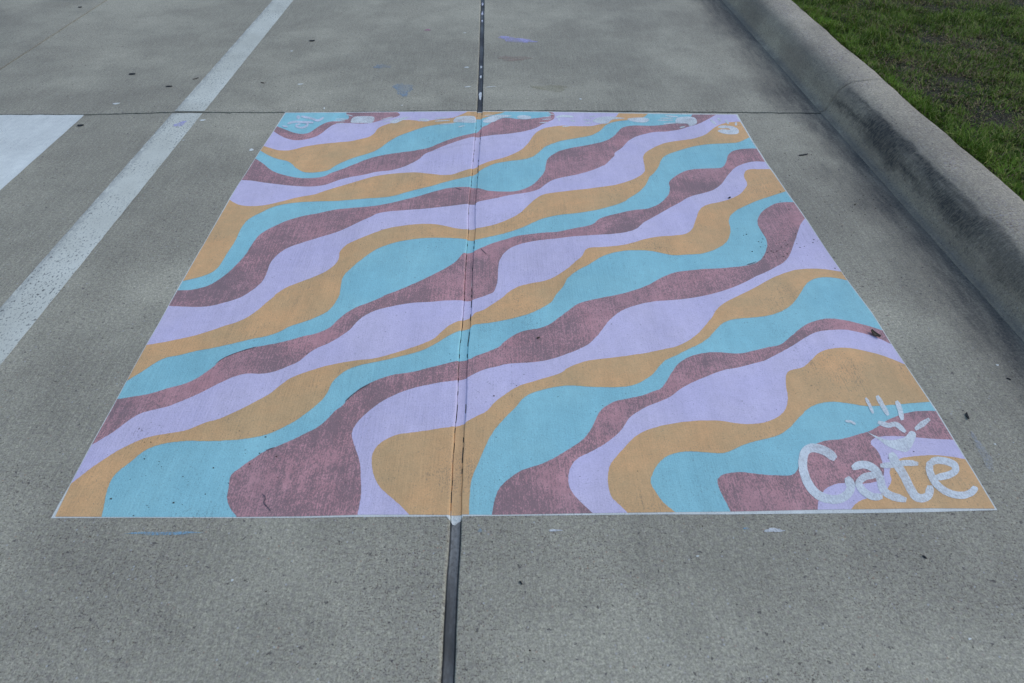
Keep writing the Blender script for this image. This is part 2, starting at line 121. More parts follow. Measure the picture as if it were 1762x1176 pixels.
LETTERS = {
    'C': ["1059,169 1060,175 1059,184 1055,191 1051,197 1046,202 1041,206 1036,209 1030,212 1024,214 1017,216 1010,217 1001,217 993,214 984,210 975,204 967,196 960,187 954,176 949,166 944,156 941,146 938,135 935,125 934,115 933,105 932,95 932,85 933,76 934,67 936,59 939,51 943,44 947,38 952,32 958,28 965,24 974,22 983,20 992,19 1003,20 1013,22 1023,26 1032,31 1041,37 1049,44 1057,52 1064,61 1070,72 1073,84 1073,95 1069,102 1066,106 1051,98 1049,91 1046,82 1046,75 1046,71 1044,68 1041,65 1038,61 1033,57 1028,54 1022,50 1015,48 1009,46 1003,46 996,46 988,48 982,50 977,53 973,56 969,60 966,64 964,69 961,75 960,82 959,89 958,97 958,105 959,113 960,122 961,130 963,139 966,147 969,154 972,162 976,169 979,175 982,179 985,182 988,183 991,185 994,186 998,186 1002,186 1007,184 1012,182 1016,180 1020,178 1024,175 1027,172 1030,167 1034,161 1040,158 1045,156"],
    'a': ["1085,125 1092,125 1100,126 1109,129 1115,130 1121,129 1126,127 1131,123 1134,120 1136,115 1137,107 1137,99 1136,91 1135,85 1133,78 1130,69 1129,60 1130,53 1132,46 1136,39 1142,34 1151,28 1162,24 1175,22 1184,22 1193,35 1187,40 1179,47 1168,51 1161,55 1157,59 1155,63 1154,67 1154,71 1154,76 1156,82 1159,91 1161,100 1161,110 1162,120 1161,130 1157,140 1152,146 1144,152 1136,155 1126,156 1114,155 1103,151 1093,144 1086,138", "1147,114 1142,116 1133,118 1122,117 1111,114 1101,109 1091,102 1083,95 1075,85 1071,74 1071,65 1072,58 1074,51 1078,45 1083,39 1088,34 1095,30 1104,28 1113,28 1122,31 1128,34 1132,46 1128,49 1122,50 1115,50 1110,51 1106,54 1101,58 1098,62 1095,67 1094,72 1093,76 1093,80 1093,81 1094,82 1098,86 1104,89 1109,92 1116,94 1125,95 1135,98 1143,101"],
    't': ["1209,179 1206,171 1202,161 1202,151 1202,140 1203,130 1204,119 1205,109 1205,99 1205,89 1204,78 1204,68 1203,59 1203,51 1204,43 1204,36 1207,29 1212,24 1218,22 1224,21 1231,21 1238,23 1246,26 1255,31 1264,39 1272,49 1278,59 1280,67 1281,73 1268,74 1263,68 1256,61 1252,54 1250,51 1249,50 1247,49 1244,48 1241,47 1238,47 1235,47 1233,48 1231,50 1230,52 1230,57 1230,63 1230,71 1230,80 1231,90 1232,101 1232,112 1232,123 1231,134 1230,145 1230,155 1230,164 1230,174 1227,182 1224,186", "1166,134 1171,132 1179,130 1190,130 1201,131 1211,133 1220,135 1230,136 1238,137 1247,137 1256,136 1266,137 1274,138 1280,149 1275,152 1268,156 1258,157 1247,157 1237,156 1227,154 1217,152 1208,151 1198,150 1188,150 1178,147 1170,145"],
    'e': ["1298,92 1303,90 1312,89 1323,91 1333,93 1343,96 1352,100 1362,105 1371,111 1380,120 1385,130 1388,139 1388,148 1384,154 1379,158 1372,162 1366,164 1359,166 1352,167 1344,168 1335,167 1326,164 1318,159 1312,153 1309,149 1311,138 1315,138 1320,139 1324,142 1328,143 1332,143 1337,143 1343,142 1349,141 1354,138 1359,136 1363,133 1365,131 1364,130 1364,128 1363,126 1362,126 1360,124 1354,121 1347,118 1340,116 1331,114 1321,112 1311,108 1303,105", "1311,154 1306,151 1300,146 1296,138 1291,131 1288,124 1286,117 1284,110 1282,103 1282,95 1281,88 1281,80 1282,72 1285,64 1288,57 1292,51 1296,45 1302,41 1308,37 1315,34 1322,32 1330,31 1338,30 1347,31 1355,33 1363,36 1372,39 1379,43 1386,48 1393,54 1398,59 1400,64 1400,67 1392,71 1388,69 1384,67 1382,65 1381,64 1377,61 1372,59 1367,56 1362,55 1356,53 1349,53 1343,53 1337,54 1332,55 1326,58 1321,61 1316,65 1313,69 1309,75 1307,81 1305,87 1304,93 1304,99 1305,105 1306,112 1307,117 1308,122 1310,126 1312,130 1314,135 1317,140 1319,145 1320,150"],
}
SIGN = ["-956,2379 -951,2372 -944,2364 -938,2366 -934,2369 -938,2394 -943,2401 -950,2409 -956,2407 -960,2404", "-934,2389 -927,2383 -916,2377 -905,2372 -895,2368 -888,2365 -881,2361 -874,2357 -867,2354 -859,2348 -851,2341 -841,2334 -832,2333 -824,2340 -817,2352 -813,2367 -810,2378 -816,2391 -821,2385 -828,2376 -834,2365 -839,2360 -845,2361 -852,2366 -860,2373 -869,2380 -876,2384 -884,2388 -891,2391 -899,2395 -909,2399 -920,2404 -930,2405 -936,2404", "-982,2299 -978,2300 -972,2302 -967,2307 -962,2311 -956,2313 -949,2315 -941,2317 -935,2318 -929,2317 -924,2316 -917,2314 -908,2313 -895,2311 -878,2310 -863,2312 -853,2314 -855,2329 -867,2333 -883,2337 -900,2338 -913,2340 -922,2341 -928,2343 -934,2344 -941,2344 -948,2344 -956,2342 -963,2340 -970,2337 -977,2333 -982,2327 -986,2319 -988,2313", "-886,2318 -886,2312 -886,2305 -885,2298 -884,2294 -886,2289 -889,2283 -892,2278 -896,2274 -901,2272 -907,2272 -914,2272 -919,2274 -924,2277 -929,2282 -932,2286 -930,2278 -929,2279 -924,2284 -920,2292 -916,2298 -921,2311 -926,2310 -933,2307 -939,2301 -942,2291 -937,2272 -930,2262 -923,2255 -916,2251 -909,2248 -902,2247 -895,2248 -889,2251 -883,2255 -879,2262 -875,2270 -873,2279 -873,2291 -875,2304 -878,2313 -880,2318", "-1005,2273 -998,2269 -989,2264 -980,2263 -974,2264 -976,2274 -983,2278 -992,2283 -1001,2284 -1007,2284"]
DARK = ["-351,386 -349,390 -345,395 -341,401 -337,408 -332,415 -326,422 -320,429 -313,436 -307,442 -299,448 -293,454 -289,458 -290,460 -295,457 -302,452 -309,446 -316,440 -322,433 -328,425 -334,418 -339,411 -344,404 -348,398 -351,392 -353,388", "-791,549 -788,554 -783,561 -778,569 -771,577 -762,584 -751,591 -740,599 -729,605 -716,611 -703,618 -692,623 -684,627 -684,628 -693,625 -704,620 -718,614 -730,607 -741,601 -752,594 -763,586 -772,579 -779,571 -785,563 -789,555 -792,550", "-514,64 -512,62 -509,60 -506,57 -504,55 -503,52 -504,48 -504,44 -504,39 -502,35 -499,32 -496,29 -493,27 -489,23 -485,19 -482,16 -479,14 -479,15 -481,18 -484,21 -488,25 -491,28 -494,31 -497,34 -500,37 -501,39 -502,43 -501,47 -501,51 -502,56 -504,59 -508,62 -512,64 -514,65", "40,1182 44,1173 51,1161 59,1150 64,1143 65,1145 60,1153 53,1165 46,1176 41,1184", "-82,1652 -76,1648 -68,1642 -60,1637 -54,1634 -54,1637 -59,1641 -67,1647 -76,1652 -81,1655", "1066,1072 1070,1072 1075,1073 1080,1075 1086,1078 1092,1081 1098,1084 1104,1088 1108,1091 1108,1093 1104,1091 1098,1088 1092,1085 1086,1082 1081,1080 1075,1078 1070,1076 1066,1074", "-541,206 -537,208 -530,211 -524,214 -520,217 -521,218 -525,216 -532,214 -538,210 -542,208"]

def pts(s):
    return np.array([[float(a) for a in p.split(',')] for p in s.split()]) / 1000.0

# ------------------------------------------------------------------ helpers
def link(name, mesh, mat=None, parent=None):
    o = bpy.data.objects.new(name, mesh)
    col.objects.link(o)
    if mat is not None:
        mesh.materials.append(mat)
    if parent is not None:
        o.parent = parent
    return o

def empty(name, loc=(0, 0, 0)):
    o = bpy.data.objects.new(name, None)
    col.objects.link(o)
    o.location = loc
    o.empty_display_size = 0.1
    return o

def tag(o, label=None, cat=None, group=None, kind=None):
    if label: o['label'] = label
    if cat: o['category'] = cat
    if group: o['group'] = group
    if kind: o['kind'] = kind
    return o

def pydata(name, v, f, smooth=False):
    me = bpy.data.meshes.new(name)
    me.from_pydata([tuple(map(float, p)) for p in v], [], f)
    me.update()
    if smooth:
        me.polygons.foreach_set('use_smooth', [True] * len(me.polygons))
    return me

def wave(t, seed, f0=1.0, octaves=4):
    r = random.Random(seed)
    s = 0.0
    a = 1.0
    for k in range(octaves):
        s = s + a * np.sin(t * f0 * (1.9 ** k) * 6.283 + r.uniform(0, 6.28))
        a *= 0.6
    return s / 2.0

# ------------------------------------------------------------------ node helper
class Nodes:
    def __init__(self, name):
        self.mat = bpy.data.materials.new(name)
        self.mat.use_nodes = True
        self.t = self.mat.node_tree
        self.t.nodes.clear()
        self.out = self.t.nodes.new('ShaderNodeOutputMaterial')
        self.b = self.t.nodes.new('ShaderNodeBsdfPrincipled')
        self.t.links.new(self.b.outputs[0], self.out.inputs[0])
        g = self.t.nodes.new('ShaderNodeNewGeometry')
        self.pos = g.outputs['Position']
        sx = self.t.nodes.new('ShaderNodeSeparateXYZ')
        self.t.links.new(self.pos, sx.inputs[0])
        self.X, self.Y, self.Z = sx.outputs
    def put(self, sock, v):
        if isinstance(v, bpy.types.NodeSocket):
            self.t.links.new(v, sock)
        elif isinstance(v, (tuple, list)) and len(v) == 3 and sock.type == 'RGBA':
            sock.default_value = (*v, 1)
        else:
            sock.default_value = v
    def scale(self, sx, sy, sz=1.0):
        n = self.t.nodes.new('ShaderNodeVectorMath'); n.operation = 'MULTIPLY'
        self.put(n.inputs[0], self.pos); n.inputs[1].default_value = (sx, sy, sz)
        return n.outputs[0]
    def noise(self, scale, detail=3.0, rough=0.55, vec=None, dist=0.0, off=None):
        n = self.t.nodes.new('ShaderNodeTexNoise')
        v = vec or self.pos
        if off is not None:
            a = self.t.nodes.new('ShaderNodeVectorMath'); a.operation = 'ADD'
            self.put(a.inputs[0], v); a.inputs[1].default_value = (off, off * 1.7, off * 0.3)
            v = a.outputs[0]
        self.put(n.inputs['Vector'], v)
        n.inputs['Scale'].default_value = scale
        n.inputs['Detail'].default_value = detail
        n.inputs['Roughness'].default_value = rough
        n.inputs['Distortion'].default_value = dist
        return n.outputs['Fac']
    def voro(self, scale, vec=None, rnd=1.0):
        n = self.t.nodes.new('ShaderNodeTexVoronoi')
        self.put(n.inputs['Vector'], vec or self.pos)
        n.inputs['Scale'].default_value = scale
        n.inputs['Randomness'].default_value = rnd
        s = self.t.nodes.new('ShaderNodeSeparateColor')
        self.put(s.inputs[0], n.outputs['Color'])
        return n.outputs['Distance'], s.outputs[0], s.outputs[1]
    def rng(self, v, a, b, c=0.0, d=1.0, smooth=False):
        n = self.t.nodes.new('ShaderNodeMapRange')
        n.interpolation_type = 'SMOOTHSTEP' if smooth else 'LINEAR'
        self.put(n.inputs['Value'], v)
        for k, x in (('From Min', a), ('From Max', b), ('To Min', c), ('To Max', d)):
            n.inputs[k].default_value = x
        return n.outputs[0]
    def math(self, op, a, b=None, c=None):
        n = self.t.nodes.new('ShaderNodeMath'); n.operation = op
        self.put(n.inputs[0], a)
        if b is not None: self.put(n.inputs[1], b)
        if c is not None: self.put(n.inputs[2], c)
        return n.outputs[0]
    def mix(self, f, a, b, mode='MIX'):
        n = self.t.nodes.new('ShaderNodeMix'); n.data_type = 'RGBA'; n.blend_type = mode
        self.put(n.inputs[0], f); self.put(n.inputs[6], a); self.put(n.inputs[7], b)
        return n.outputs[2]
    def mul(self, c, v):
        n = self.t.nodes.new('ShaderNodeVectorMath'); n.operation = 'SCALE'
        self.put(n.inputs[0], c); self.put(n.inputs['Scale'], v)
        return n.outputs[0]
    def bump(self, h, strength=0.4, dist=0.002, prev=None):
        n = self.t.nodes.new('ShaderNodeBump')
        n.inputs['Strength'].default_value = strength
        n.inputs['Distance'].default_value = dist
        self.put(n.inputs['Height'], h)
        if prev is not None: self.put(n.inputs['Normal'], prev)
        return n.outputs[0]
    def done(self, color, rough=0.85, normal=None, alpha=None, spec=0.3):
        self.put(self.b.inputs['Base Color'], color)
        self.put(self.b.inputs['Roughness'], rough)
        self.b.inputs['Specular IOR Level'].default_value = spec
        if normal is not None: self.put(self.b.inputs['Normal'], normal)
        if alpha is not None: self.put(self.b.inputs['Alpha'], alpha)
        return self.mat

def relief(n):
    """height of a broom-finished, pitted concrete surface"""
    patch = n.rng(n.noise(1.1, 4, 0.6, off=3.1), 0.36, 0.60, 0.15, 1.0, smooth=True)
    broom = n.noise(1.0, 3, 0.6, vec=n.scale(190, 5, 30))
    grain = n.noise(210, 4, 0.7)
    h = n.math('MULTIPLY_ADD', n.math('MULTIPLY', broom, patch), 0.9, grain)
    return h, broom, grain, patch

def concrete_mat(name, light=1.0, gutter=True, curb=False, tint=(1, 1, 1)):
    n = Nodes(name)
    h, broom, grain, patch = relief(n)
    big = n.noise(0.9, 6, 0.6, dist=0.4)
    mid = n.noise(7, 5, 0.6, off=9.0)
    c = n.mix(n.rng(big, 0.36, 0.64), (0.460 * tint[0], 0.408 * tint[1], 0.279 * tint[2]), (0.515 * tint[0], 0.457 * tint[1], 0.312 * tint[2]))
    c = n.mul(c, n.rng(mid, 0.3, 0.7, 0.94 * light, 1.06 * light))
    c = n.mul(c, n.rng(grain, 0.30, 0.70, 0.58, 1.42))
    c = n.mul(c, n.rng(n.noise(110, 3, 0.6, off=27.0), 0.32, 0.68, 0.80, 1.22))
    c = n.mul(c, n.rng(n.noise(42, 4, 0.65, off=37.0), 0.32, 0.68, 0.94, 1.06))
    c = n.mul(c, n.rng(n.math('MULTIPLY', broom, patch), 0.1, 0.65, 1.09, 0.74))
    # sand grains and pits
    rough_patch = n.rng(n.noise(2.3, 4, 0.6, off=21.0), 0.38, 0.62, 0.12, 1.0, smooth=True)
    c = n.mix(n.math('MULTIPLY', rough_patch, 0.22), c, (0.27, 0.235, 0.165))
    pit = n.rng(n.math('MULTIPLY_ADD', n.noise(240, 2, 0.6, off=6.0), 0.75, n.math('MULTIPLY', n.noise(70, 2, 0.5, off=16.0), 0.25)), 0.545, 0.63, 0, 1, smooth=True)
    pit = n.math('MULTIPLY', pit, rough_patch)
    c = n.mix(n.math('MULTIPLY', pit, 0.80), c, n.mix(n.noise(40, 2, 0.5, off=60.0), (0.055, 0.048, 0.042), (0.20, 0.11, 0.06)))
    pit2 = n.rng(n.noise(60, 2, 0.6, off=14.0), 0.665, 0.70, 0, 0.7)
    c = n.mix(pit2, c, (0.06, 0.05, 0.042))
    c = n.mix(n.rng(n.noise(85, 3, 0.65, off=2.0), 0.36, 0.64, 0.0, 0.30), c, (0.235, 0.19, 0.19))
    d2, r3, r4 = n.voro(120, vec=n.scale(1.0, 1.0, 1.0))
    speck = n.math('MULTIPLY', n.math('LESS_THAN', d2, 0.30), n.math('GREATER_THAN', r3, 0.93))
    c = n.mix(n.math('MULTIPLY', speck, 0.6), c, n.mix(r4, (0.58, 0.57, 0.52), (0.42, 0.24, 0.14)))
    if gutter:
        # dirt washed along the foot of the curb
        wob = n.math('MULTIPLY_ADD', n.math('SUBTRACT', n.noise(2.2, 5, 0.65, vec=n.scale(1, 0.55)), 0.5), 0.46, n.X)
        a = n.math('MULTIPLY', n.rng(wob, 1.60, 1.82, 0, 1, smooth=True), n.rng(n.noise(1.1, 3, 0.5, vec=n.scale(0.3, 1.0), off=50.0), 0.35, 0.55, 0.7, 1.0))
        streak = n.rng(n.noise(1.0, 5, 0.7, vec=n.scale(26, 5, 10)), 0.36, 0.60, 0.60, 1.0)
        fleck = n.rng(n.noise(95, 4, 0.7, off=40.0), 0.40, 0.58, 0.72, 1.0)
        c = n.mix(n.math('MULTIPLY', n.math('MULTIPLY', a, streak), n.math('MULTIPLY', fleck, 0.95)), c, (0.075, 0.072, 0.064))
        silt = n.math('MULTIPLY', n.rng(n.X, 1.845, 1.885, 0, 1), n.rng(n.noise(4, 5, 0.65, off=3.0), 0.40, 0.55))
        c = n.mix(n.math('MULTIPLY', silt, 0.40), c, (0.23, 0.19, 0.14))
    if curb:
        # tyre rubber and grime on the face, cleaner worn top
        jag = n.math('MULTIPLY_ADD', n.math('SUBTRACT', n.noise(1.0, 4, 0.65, vec=n.scale(10, 5, 10), off=7.0), 0.5), 0.07, n.X)
        zone = n.math('MULTIPLY', n.rng(jag, 1.912, 1.935, 0.12, 1.0, smooth=True), n.rng(jag, 1.968, 1.990, 1.0, 0.0, smooth=True))
        st = n.rng(n.noise(1.0, 5, 0.6, vec=n.scale(5, 1.3, 5), off=4.6), 0.37, 0.52, 0.30, 1.0, smooth=True)
        fib = n.rng(n.noise(1.0, 4, 0.7, vec=n.scale(40, 150, 40)), 0.34, 0.58, 0.45, 1.0)
        near = n.math('MULTIPLY', n.rng(n.Y, 2.60, 2.40, 0.22, 1.0, smooth=True), n.rng(n.Y, 1.0, 1.3, 0.6, 1.0, smooth=True))
        f = n.math('MULTIPLY', n.math('MULTIPLY', zone, st), n.math('MULTIPLY', fib, near))
        veil = n.math('MULTIPLY', n.rng(n.X, 1.96, 2.03, 1.0, 0.0, smooth=True), n.rng(n.noise(2.2, 4, 0.6, off=33.0), 0.35, 0.65, 0.1, 0.5))
        c = n.mix(veil, c, (0.225, 0.17, 0.125))
        c = n.mix(n.math('MULTIPLY', f, 0.95), c, (0.048, 0.046, 0.042))
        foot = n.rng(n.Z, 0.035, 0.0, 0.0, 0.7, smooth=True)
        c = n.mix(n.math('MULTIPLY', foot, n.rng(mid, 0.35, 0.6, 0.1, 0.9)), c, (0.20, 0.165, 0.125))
        # exposed pebbles on the worn shoulder
        dp, ra, rb = n.voro(95)
        pm = n.math('MULTIPLY', n.rng(n.X, 1.97, 2.02, 0, 1), n.rng(n.X, 2.08, 2.13, 1, 0))
        pm = n.math('MULTIPLY', pm, n.rng(n.noise(3.0, 3, off=2.0), 0.45, 0.6))
        pm = n.math('MULTIPLY', pm, n.math('LESS_THAN', dp, 0.42))
        c = n.mix(n.math('MULTIPLY', pm, 0.75), c, n.mix(ra, (0.16, 0.10, 0.07), (0.46, 0.40, 0.36)))
    nb = n.bump(n.math('MULTIPLY_ADD', pit, -1.2, h), 0.55, 0.0022)
    return n.done(c, n.rng(grain, 0.3, 0.7, 0.95, 0.8), nb)

def paint_mat(name, c1, c2, wear=0.1, blotch=4.0, under=(0.11, 0.10, 0.10), contrast=0.06, thin=None, dirt=0.35):
    n = Nodes(name)
    h, broom, grain, patch = relief(n)
    c = n.mix(n.rng(n.noise(blotch, 4, 0.6, off=5.0), 0.36, 0.64), c1, c2)
    c = n.mul(c, n.rng(n.noise(30, 4, 0.6), 0.3, 0.7, 1 - contrast, 1 + contrast))
    c = n.mul(c, n.rng(grain, 0.28, 0.72, 0.90, 1.10))
    # roller passes and the broom finish showing through
    c = n.mul(c, n.rng(n.noise(1.0, 3, 0.6, vec=n.scale(14, 3.0, 5), off=44.0), 0.32, 0.68, 0.945, 1.05))
    c = n.mul(c, n.rng(n.math('MULTIPLY', broom, patch), 0.1, 0.65, 1.035, 0.93))
    pore = n.rng(n.noise(260, 2, 0.6, off=71.0), 0.655, 0.70, 0, 0.45)
    c = n.mix(pore, c, (0.15, 0.13, 0.12))
    # paint missing from the low spots of the broom finish
    lowspot = n.math('ADD', n.math('MULTIPLY', n.noise(1.0, 3, 0.65, vec=n.scale(330, 170, 100), off=8.0), 0.72), n.math('MULTIPLY', broom, 0.28))
    th = n.rng(n.noise(4.5, 5, 0.65, off=31.0), 0.34, 0.66, 0.13 if wear > 0.3 else 0.10, -0.06 if wear > 0.3 else -0.05)
    miss = n.rng(n.math('ADD', lowspot, th), 0.66 - wear * 0.5, 0.72 - wear * 0.35, 0.0, min(0.25 + wear * 1.2, 0.95), smooth=True)
    c = n.mix(miss, c, under)
    d, r1, r2 = n.voro(70)
    spot = n.math('MULTIPLY', n.math('LESS_THAN', d, n.rng(r1, 0.8, 1.0, 0.0, 0.22)), n.math('GREATER_THAN', r2, 0.7))
    c = n.mix(n.math('MULTIPLY', spot, dirt), c, (0.07, 0.06, 0.05))
    nb = n.bump(h, 0.6, 0.0022)
    alpha = None
    if thin is not None:
        a1 = n.noise(1.0, 4, 0.7, vec=n.scale(190, 110, 60), off=13.0)
        a2 = n.noise(14, 3, 0.6, off=17.0)
        alpha = n.rng(n.math('ADD', n.math('MULTIPLY', a1, 0.6), n.math('MULTIPLY', a2, 0.4)), thin - 0.14, thin + 0.10, 1.0, 0.45 if thin > 0.5 else 0.15)
    return n.done(c, 0.72, nb, alpha, spec=0.35)

M = {}
M['concrete'] = concrete_mat('broomed_concrete')
M['concrete_grey'] = concrete_mat('weathered_concrete', light=0.92)
M['curb'] = concrete_mat('curb_concrete', light=1.0, gutter=False, curb=True, tint=(1.14, 1.06, 1.04))
M['teal'] = paint_mat('sky_blue_paint', (0.325, 0.63, 0.63), (0.365, 0.675, 0.655), wear=0.06, contrast=0.04)
M['mauve'] = paint_mat('dusty_rose_paint', (0.66, 0.32, 0.30), (0.575, 0.30, 0.285), wear=0.36, contrast=0.12, under=(0.205, 0.155, 0.145))
M['lavender'] = paint_mat('lavender_paint', (0.715, 0.61, 0.75), (0.75, 0.635, 0.74), wear=0.05, contrast=0.04)
M['tan'] = paint_mat('ochre_paint', (0.88, 0.485, 0.205), (0.74, 0.455, 0.205), wear=0.10, contrast=0.05)
M['white'] = paint_mat('white_paint', (0.78, 0.76, 0.65), (0.84, 0.82, 0.70), wear=0.12, contrast=0.06)
M['dab'] = paint_mat('dabbed_white_paint', (0.82, 0.82, 0.76), (0.86, 0.86, 0.79), wear=0.0, contrast=0.05, thin=0.585, dirt=0.1)
M['faint'] = paint_mat('thin_white_paint', (0.74, 0.72, 0.76), (0.80, 0.78, 0.80), wear=0.0, thin=0.56, dirt=0.1)

def line_mat():
    n = Nodes('worn_white_line_paint')
    h, broom, grain, patch = relief(n)
    c = n.mix(n.rng(n.noise(3, 5, 0.6), 0.35, 0.65), (0.64, 0.61, 0.48), (0.80, 0.77, 0.62))
    c = n.mul(c, n.rng(grain, 0.3, 0.7, 0.88, 1.08))
    ed = n.rng(n.noise(3.5, 4, 0.6, off=2.0), 0.35, 0.62, 0.15, 1.0)
    pit = n.rng(n.noise(1.0, 3, 0.65, vec=n.scale(130, 80, 60), off=6.0), 0.565, 0.625, 0, 1)
    c = n.mix(n.math('MULTIPLY', n.math('MULTIPLY', pit, ed), 0.85), c, (0.07, 0.065, 0.06))
    # rubbed along the outer edge
    rub = n.math('MULTIPLY', n.rng(n.X, -1.632, -1.585, 1.0, 0.0), n.rng(n.noise(1.0, 4, 0.7, vec=n.scale(70, 18, 10)), 0.40, 0.52))
    c = n.mix(n.math('MULTIPLY', rub, 0.6), c, (0.22, 0.22, 0.20))
    return n.done(c, 0.75, n.bump(h, 0.5, 0.002))
M['line'] = line_mat()

def plain(name, c, rough=0.8, var=0.25, scale=60, spec=0.3):
    n = Nodes(name)
    k = n.noise(scale, 4, 0.6)
    return n.done(n.mul(c, n.rng(k, 0.3, 0.7, 1 - var, 1 + var)), rough, n.bump(k, 0.3, 0.002), spec=spec)
M['subbase'] = plain('dark_joint_filler', (0.035, 0.032, 0.030), 0.95)

def sealant_mat():
    n = Nodes('grey_silicone_sealant')
    a = n.noise(1.0, 5, 0.6, vec=n.scale(20, 4.5, 20))
    c = n.mix(n.rng(a, 0.38, 0.62), (0.085, 0.080, 0.068), (0.29, 0.275, 0.235))
    far = n.rng(n.Y, 2.2, 2.5, 0.0, 0.75, smooth=True)
    c = n.mix(far, c, (0.032, 0.032, 0.034))
    dust = n.rng(n.noise(90, 5, 0.7), 0.46, 0.62, 0, 0.6)
    c = n.mix(dust, c, (0.10, 0.088, 0.07))
    hole = n.rng(n.noise(38, 2, 0.5, off=5.0), 0.70, 0.73, 0, 0.9)
    c = n.mix(hole, c, (0.012, 0.012, 0.012))
    return n.done(c, n.rng(a, 0.35, 0.65, 0.75, 0.45), n.bump(n.noise(25, 3), 0.25, 0.003), spec=0.45)
M['sealant'] = sealant_mat()

# ------------------------------------------------------------------ shape of the ground
SM = pts(SEAM)
JT = pts(JOINT)
HW = 0.0145                     # half width of the sealed joint
def seam(y):
    return np.interp(y, SM[:, 1], SM[:, 0]) + 0.0010 * wave(np.asarray(y, float), 3, 2.3) + 0.0005 * wave(np.asarray(y, float), 13, 9.0, 5)
def joint(x):
    return np.interp(x, JT[:, 0], JT[:, 1]) + 0.0035 * wave(np.asarray(x, float), 5, 6.7, 6)
def surface(dx, y):
    """height of slab or sealant at signed distance dx from the seam"""
    d = np.abs(dx)
    r = np.where(np.asarray(dx) < 0, 0.0095, 0.0028)
    t = np.clip((HW + r - d) / r, 0, 1)
    yy = np.asarray(y, float)
    k = np.where((yy > -0.012) & (yy < 2.462), 0.62, 1.15)       # joint shaped shallower inside the mural to lessen the lip's shadow
    z = -0.0065 * k * (1 - np.sqrt(np.clip(1 - t * t, 0, 1)))
    zs = -0.0058 * k - 0.0014 * np.clip(1 - (d / HW) ** 2, 0, 1) + 0.0010 * wave(yy, 8, 1.3)
    notch = (d > HW - 0.0028) & (d < HW - 0.0002)
    z = np.where(d < HW - 0.0002, np.where(notch, np.where(np.asarray(dx) > 0, -0.0048, -0.0068) * k / 0.62, zs), z)
    return z

# ------------------------------------------------------------------ road: concrete slabs with open joints
ground = link('ground', pydata('ground', [(-90, -60, -0.05), (2.1, -60, -0.05), (2.1, 120, -0.05), (-90, 120, -0.05)], [(0, 1, 2, 3)]), M['subbase'])
tag(ground, kind='structure')
road = tag(empty('road'), kind='structure')

GAP = 0.0055
XL = -2.880
def left_joint(y):
    return XL + 0.0018 * wave(np.asarray(y, float), 11, 2.9, 5)

def slab(kind_x, side_y):
    """kind_x: far (left of the far joint), left, right; side_y: near or beyond the cross joint"""
    ys = np.concatenate([[-9, -4, -2], np.arange(-1.2, 2.36, 0.05)]) if side_y == 'near' else np.concatenate([np.arange(2.56, 6.0, 0.05), [8, 11, 16]])
    offs = np.array([0, 0.0006, 0.0018, 0.0028, 0.0045, 0.007, 0.0095])
    if kind_x == 'right':
        cols = [('s', HW + o) for o in offs] + [('x', x) for x in np.arange(0.045, 1.93, 0.022)] + [('x', 1.935)]
    elif kind_x == 'left':
        cols = [('f', GAP)] + [('x', x) for x in np.arange(-2.85, -0.04, 0.022)] + [('s', -HW - o) for o in offs[::-1]]
    else:
        cols = [('x', -9.0), ('x', -6.0)] + [('x', x) for x in np.arange(-5.2, -2.90, 0.05)] + [('f', -GAP)]
    nx = len(cols)
    rows = list(ys)
    end = 'E'
    rows = rows + [end] if side_y == 'near' else [end] + rows
    v = []
    for r in rows:
        for k, c in cols:
            y0 = 2.47 if r == 'E' else r
            if k == 's': x = float(seam(y0)) + c
            elif k == 'f': x = float(left_joint(y0)) + c
            else: x = c
            if r == 'E':
                ch = 0.0040 * abs(wave(np.float64(x), 17 if side_y == 'near' else 19, 9.3, 5))
                y = float(joint(x)) + (-GAP - ch if side_y == 'near' else GAP + ch)
            else:
                y = r
            z = float(surface(np.float64(c), y)) if k == 's' else 0.0
            if r == 'E' : z -= 0.0015
            v.append((x, y, z))
    f = []
    ny = len(rows)
    for j in range(ny - 1):
        for i in range(nx - 1):
            a = j * nx + i
            f.append((a, a + 1, a + nx + 1, a + nx))
    # skirt round the slab
    ring = [i for i in range(nx)] + [j * nx + nx - 1 for j in range(1, ny)] + [(ny - 1) * nx + i for i in range(nx - 2, -1, -1)] + [j * nx for j in range(ny - 2, 0, -1)]
    base = len(v)
    for i in ring:
        v.append((v[i][0], v[i][1], -0.048))
    L = len(ring)
    for k in range(L):
        a, b = ring[k], ring[(k + 1) % L]
        f.append((b, a, base + k, base + (k + 1) % L))
    return link('concrete_slab', pydata('concrete_slab', v, f), M['concrete_grey' if kind_x == 'far' else 'concrete'], road)

SLAB = {}
for kx in ('left', 'right', 'far'):
    for sy in ('near', 'beyond'):
        SLAB[kx, sy] = slab(kx, sy)

def strip_along(name, prof, ys, zf, mat, parent):
    v, f = [], []
    n = len(prof)
    for y in ys:
        for d in prof:
            v.append((float(seam(y)) + d, y, float(zf(d, y))))
    for j in range(len(ys) - 1):
        for i in range(n - 1):
            a = j * n + i
            f.append((a, a + 1, a + n + 1, a + n))
    return link(name, pydata(name, v, f, True), mat, parent)

prof = np.concatenate([[-HW + 0.0001, -HW + 0.0027], np.linspace(-HW + 0.0030, HW - 0.0030, 9), [HW - 0.0027, HW - 0.0001]])
strip_along('joint_sealant', prof, np.concatenate([[-9, -4], np.arange(-1.2, 6.0, 0.025), [9, 16]]),
            lambda d, y: surface(np.float64(d), y) if abs(d) < HW - 0.0028 else -0.0098, M['sealant'], road)

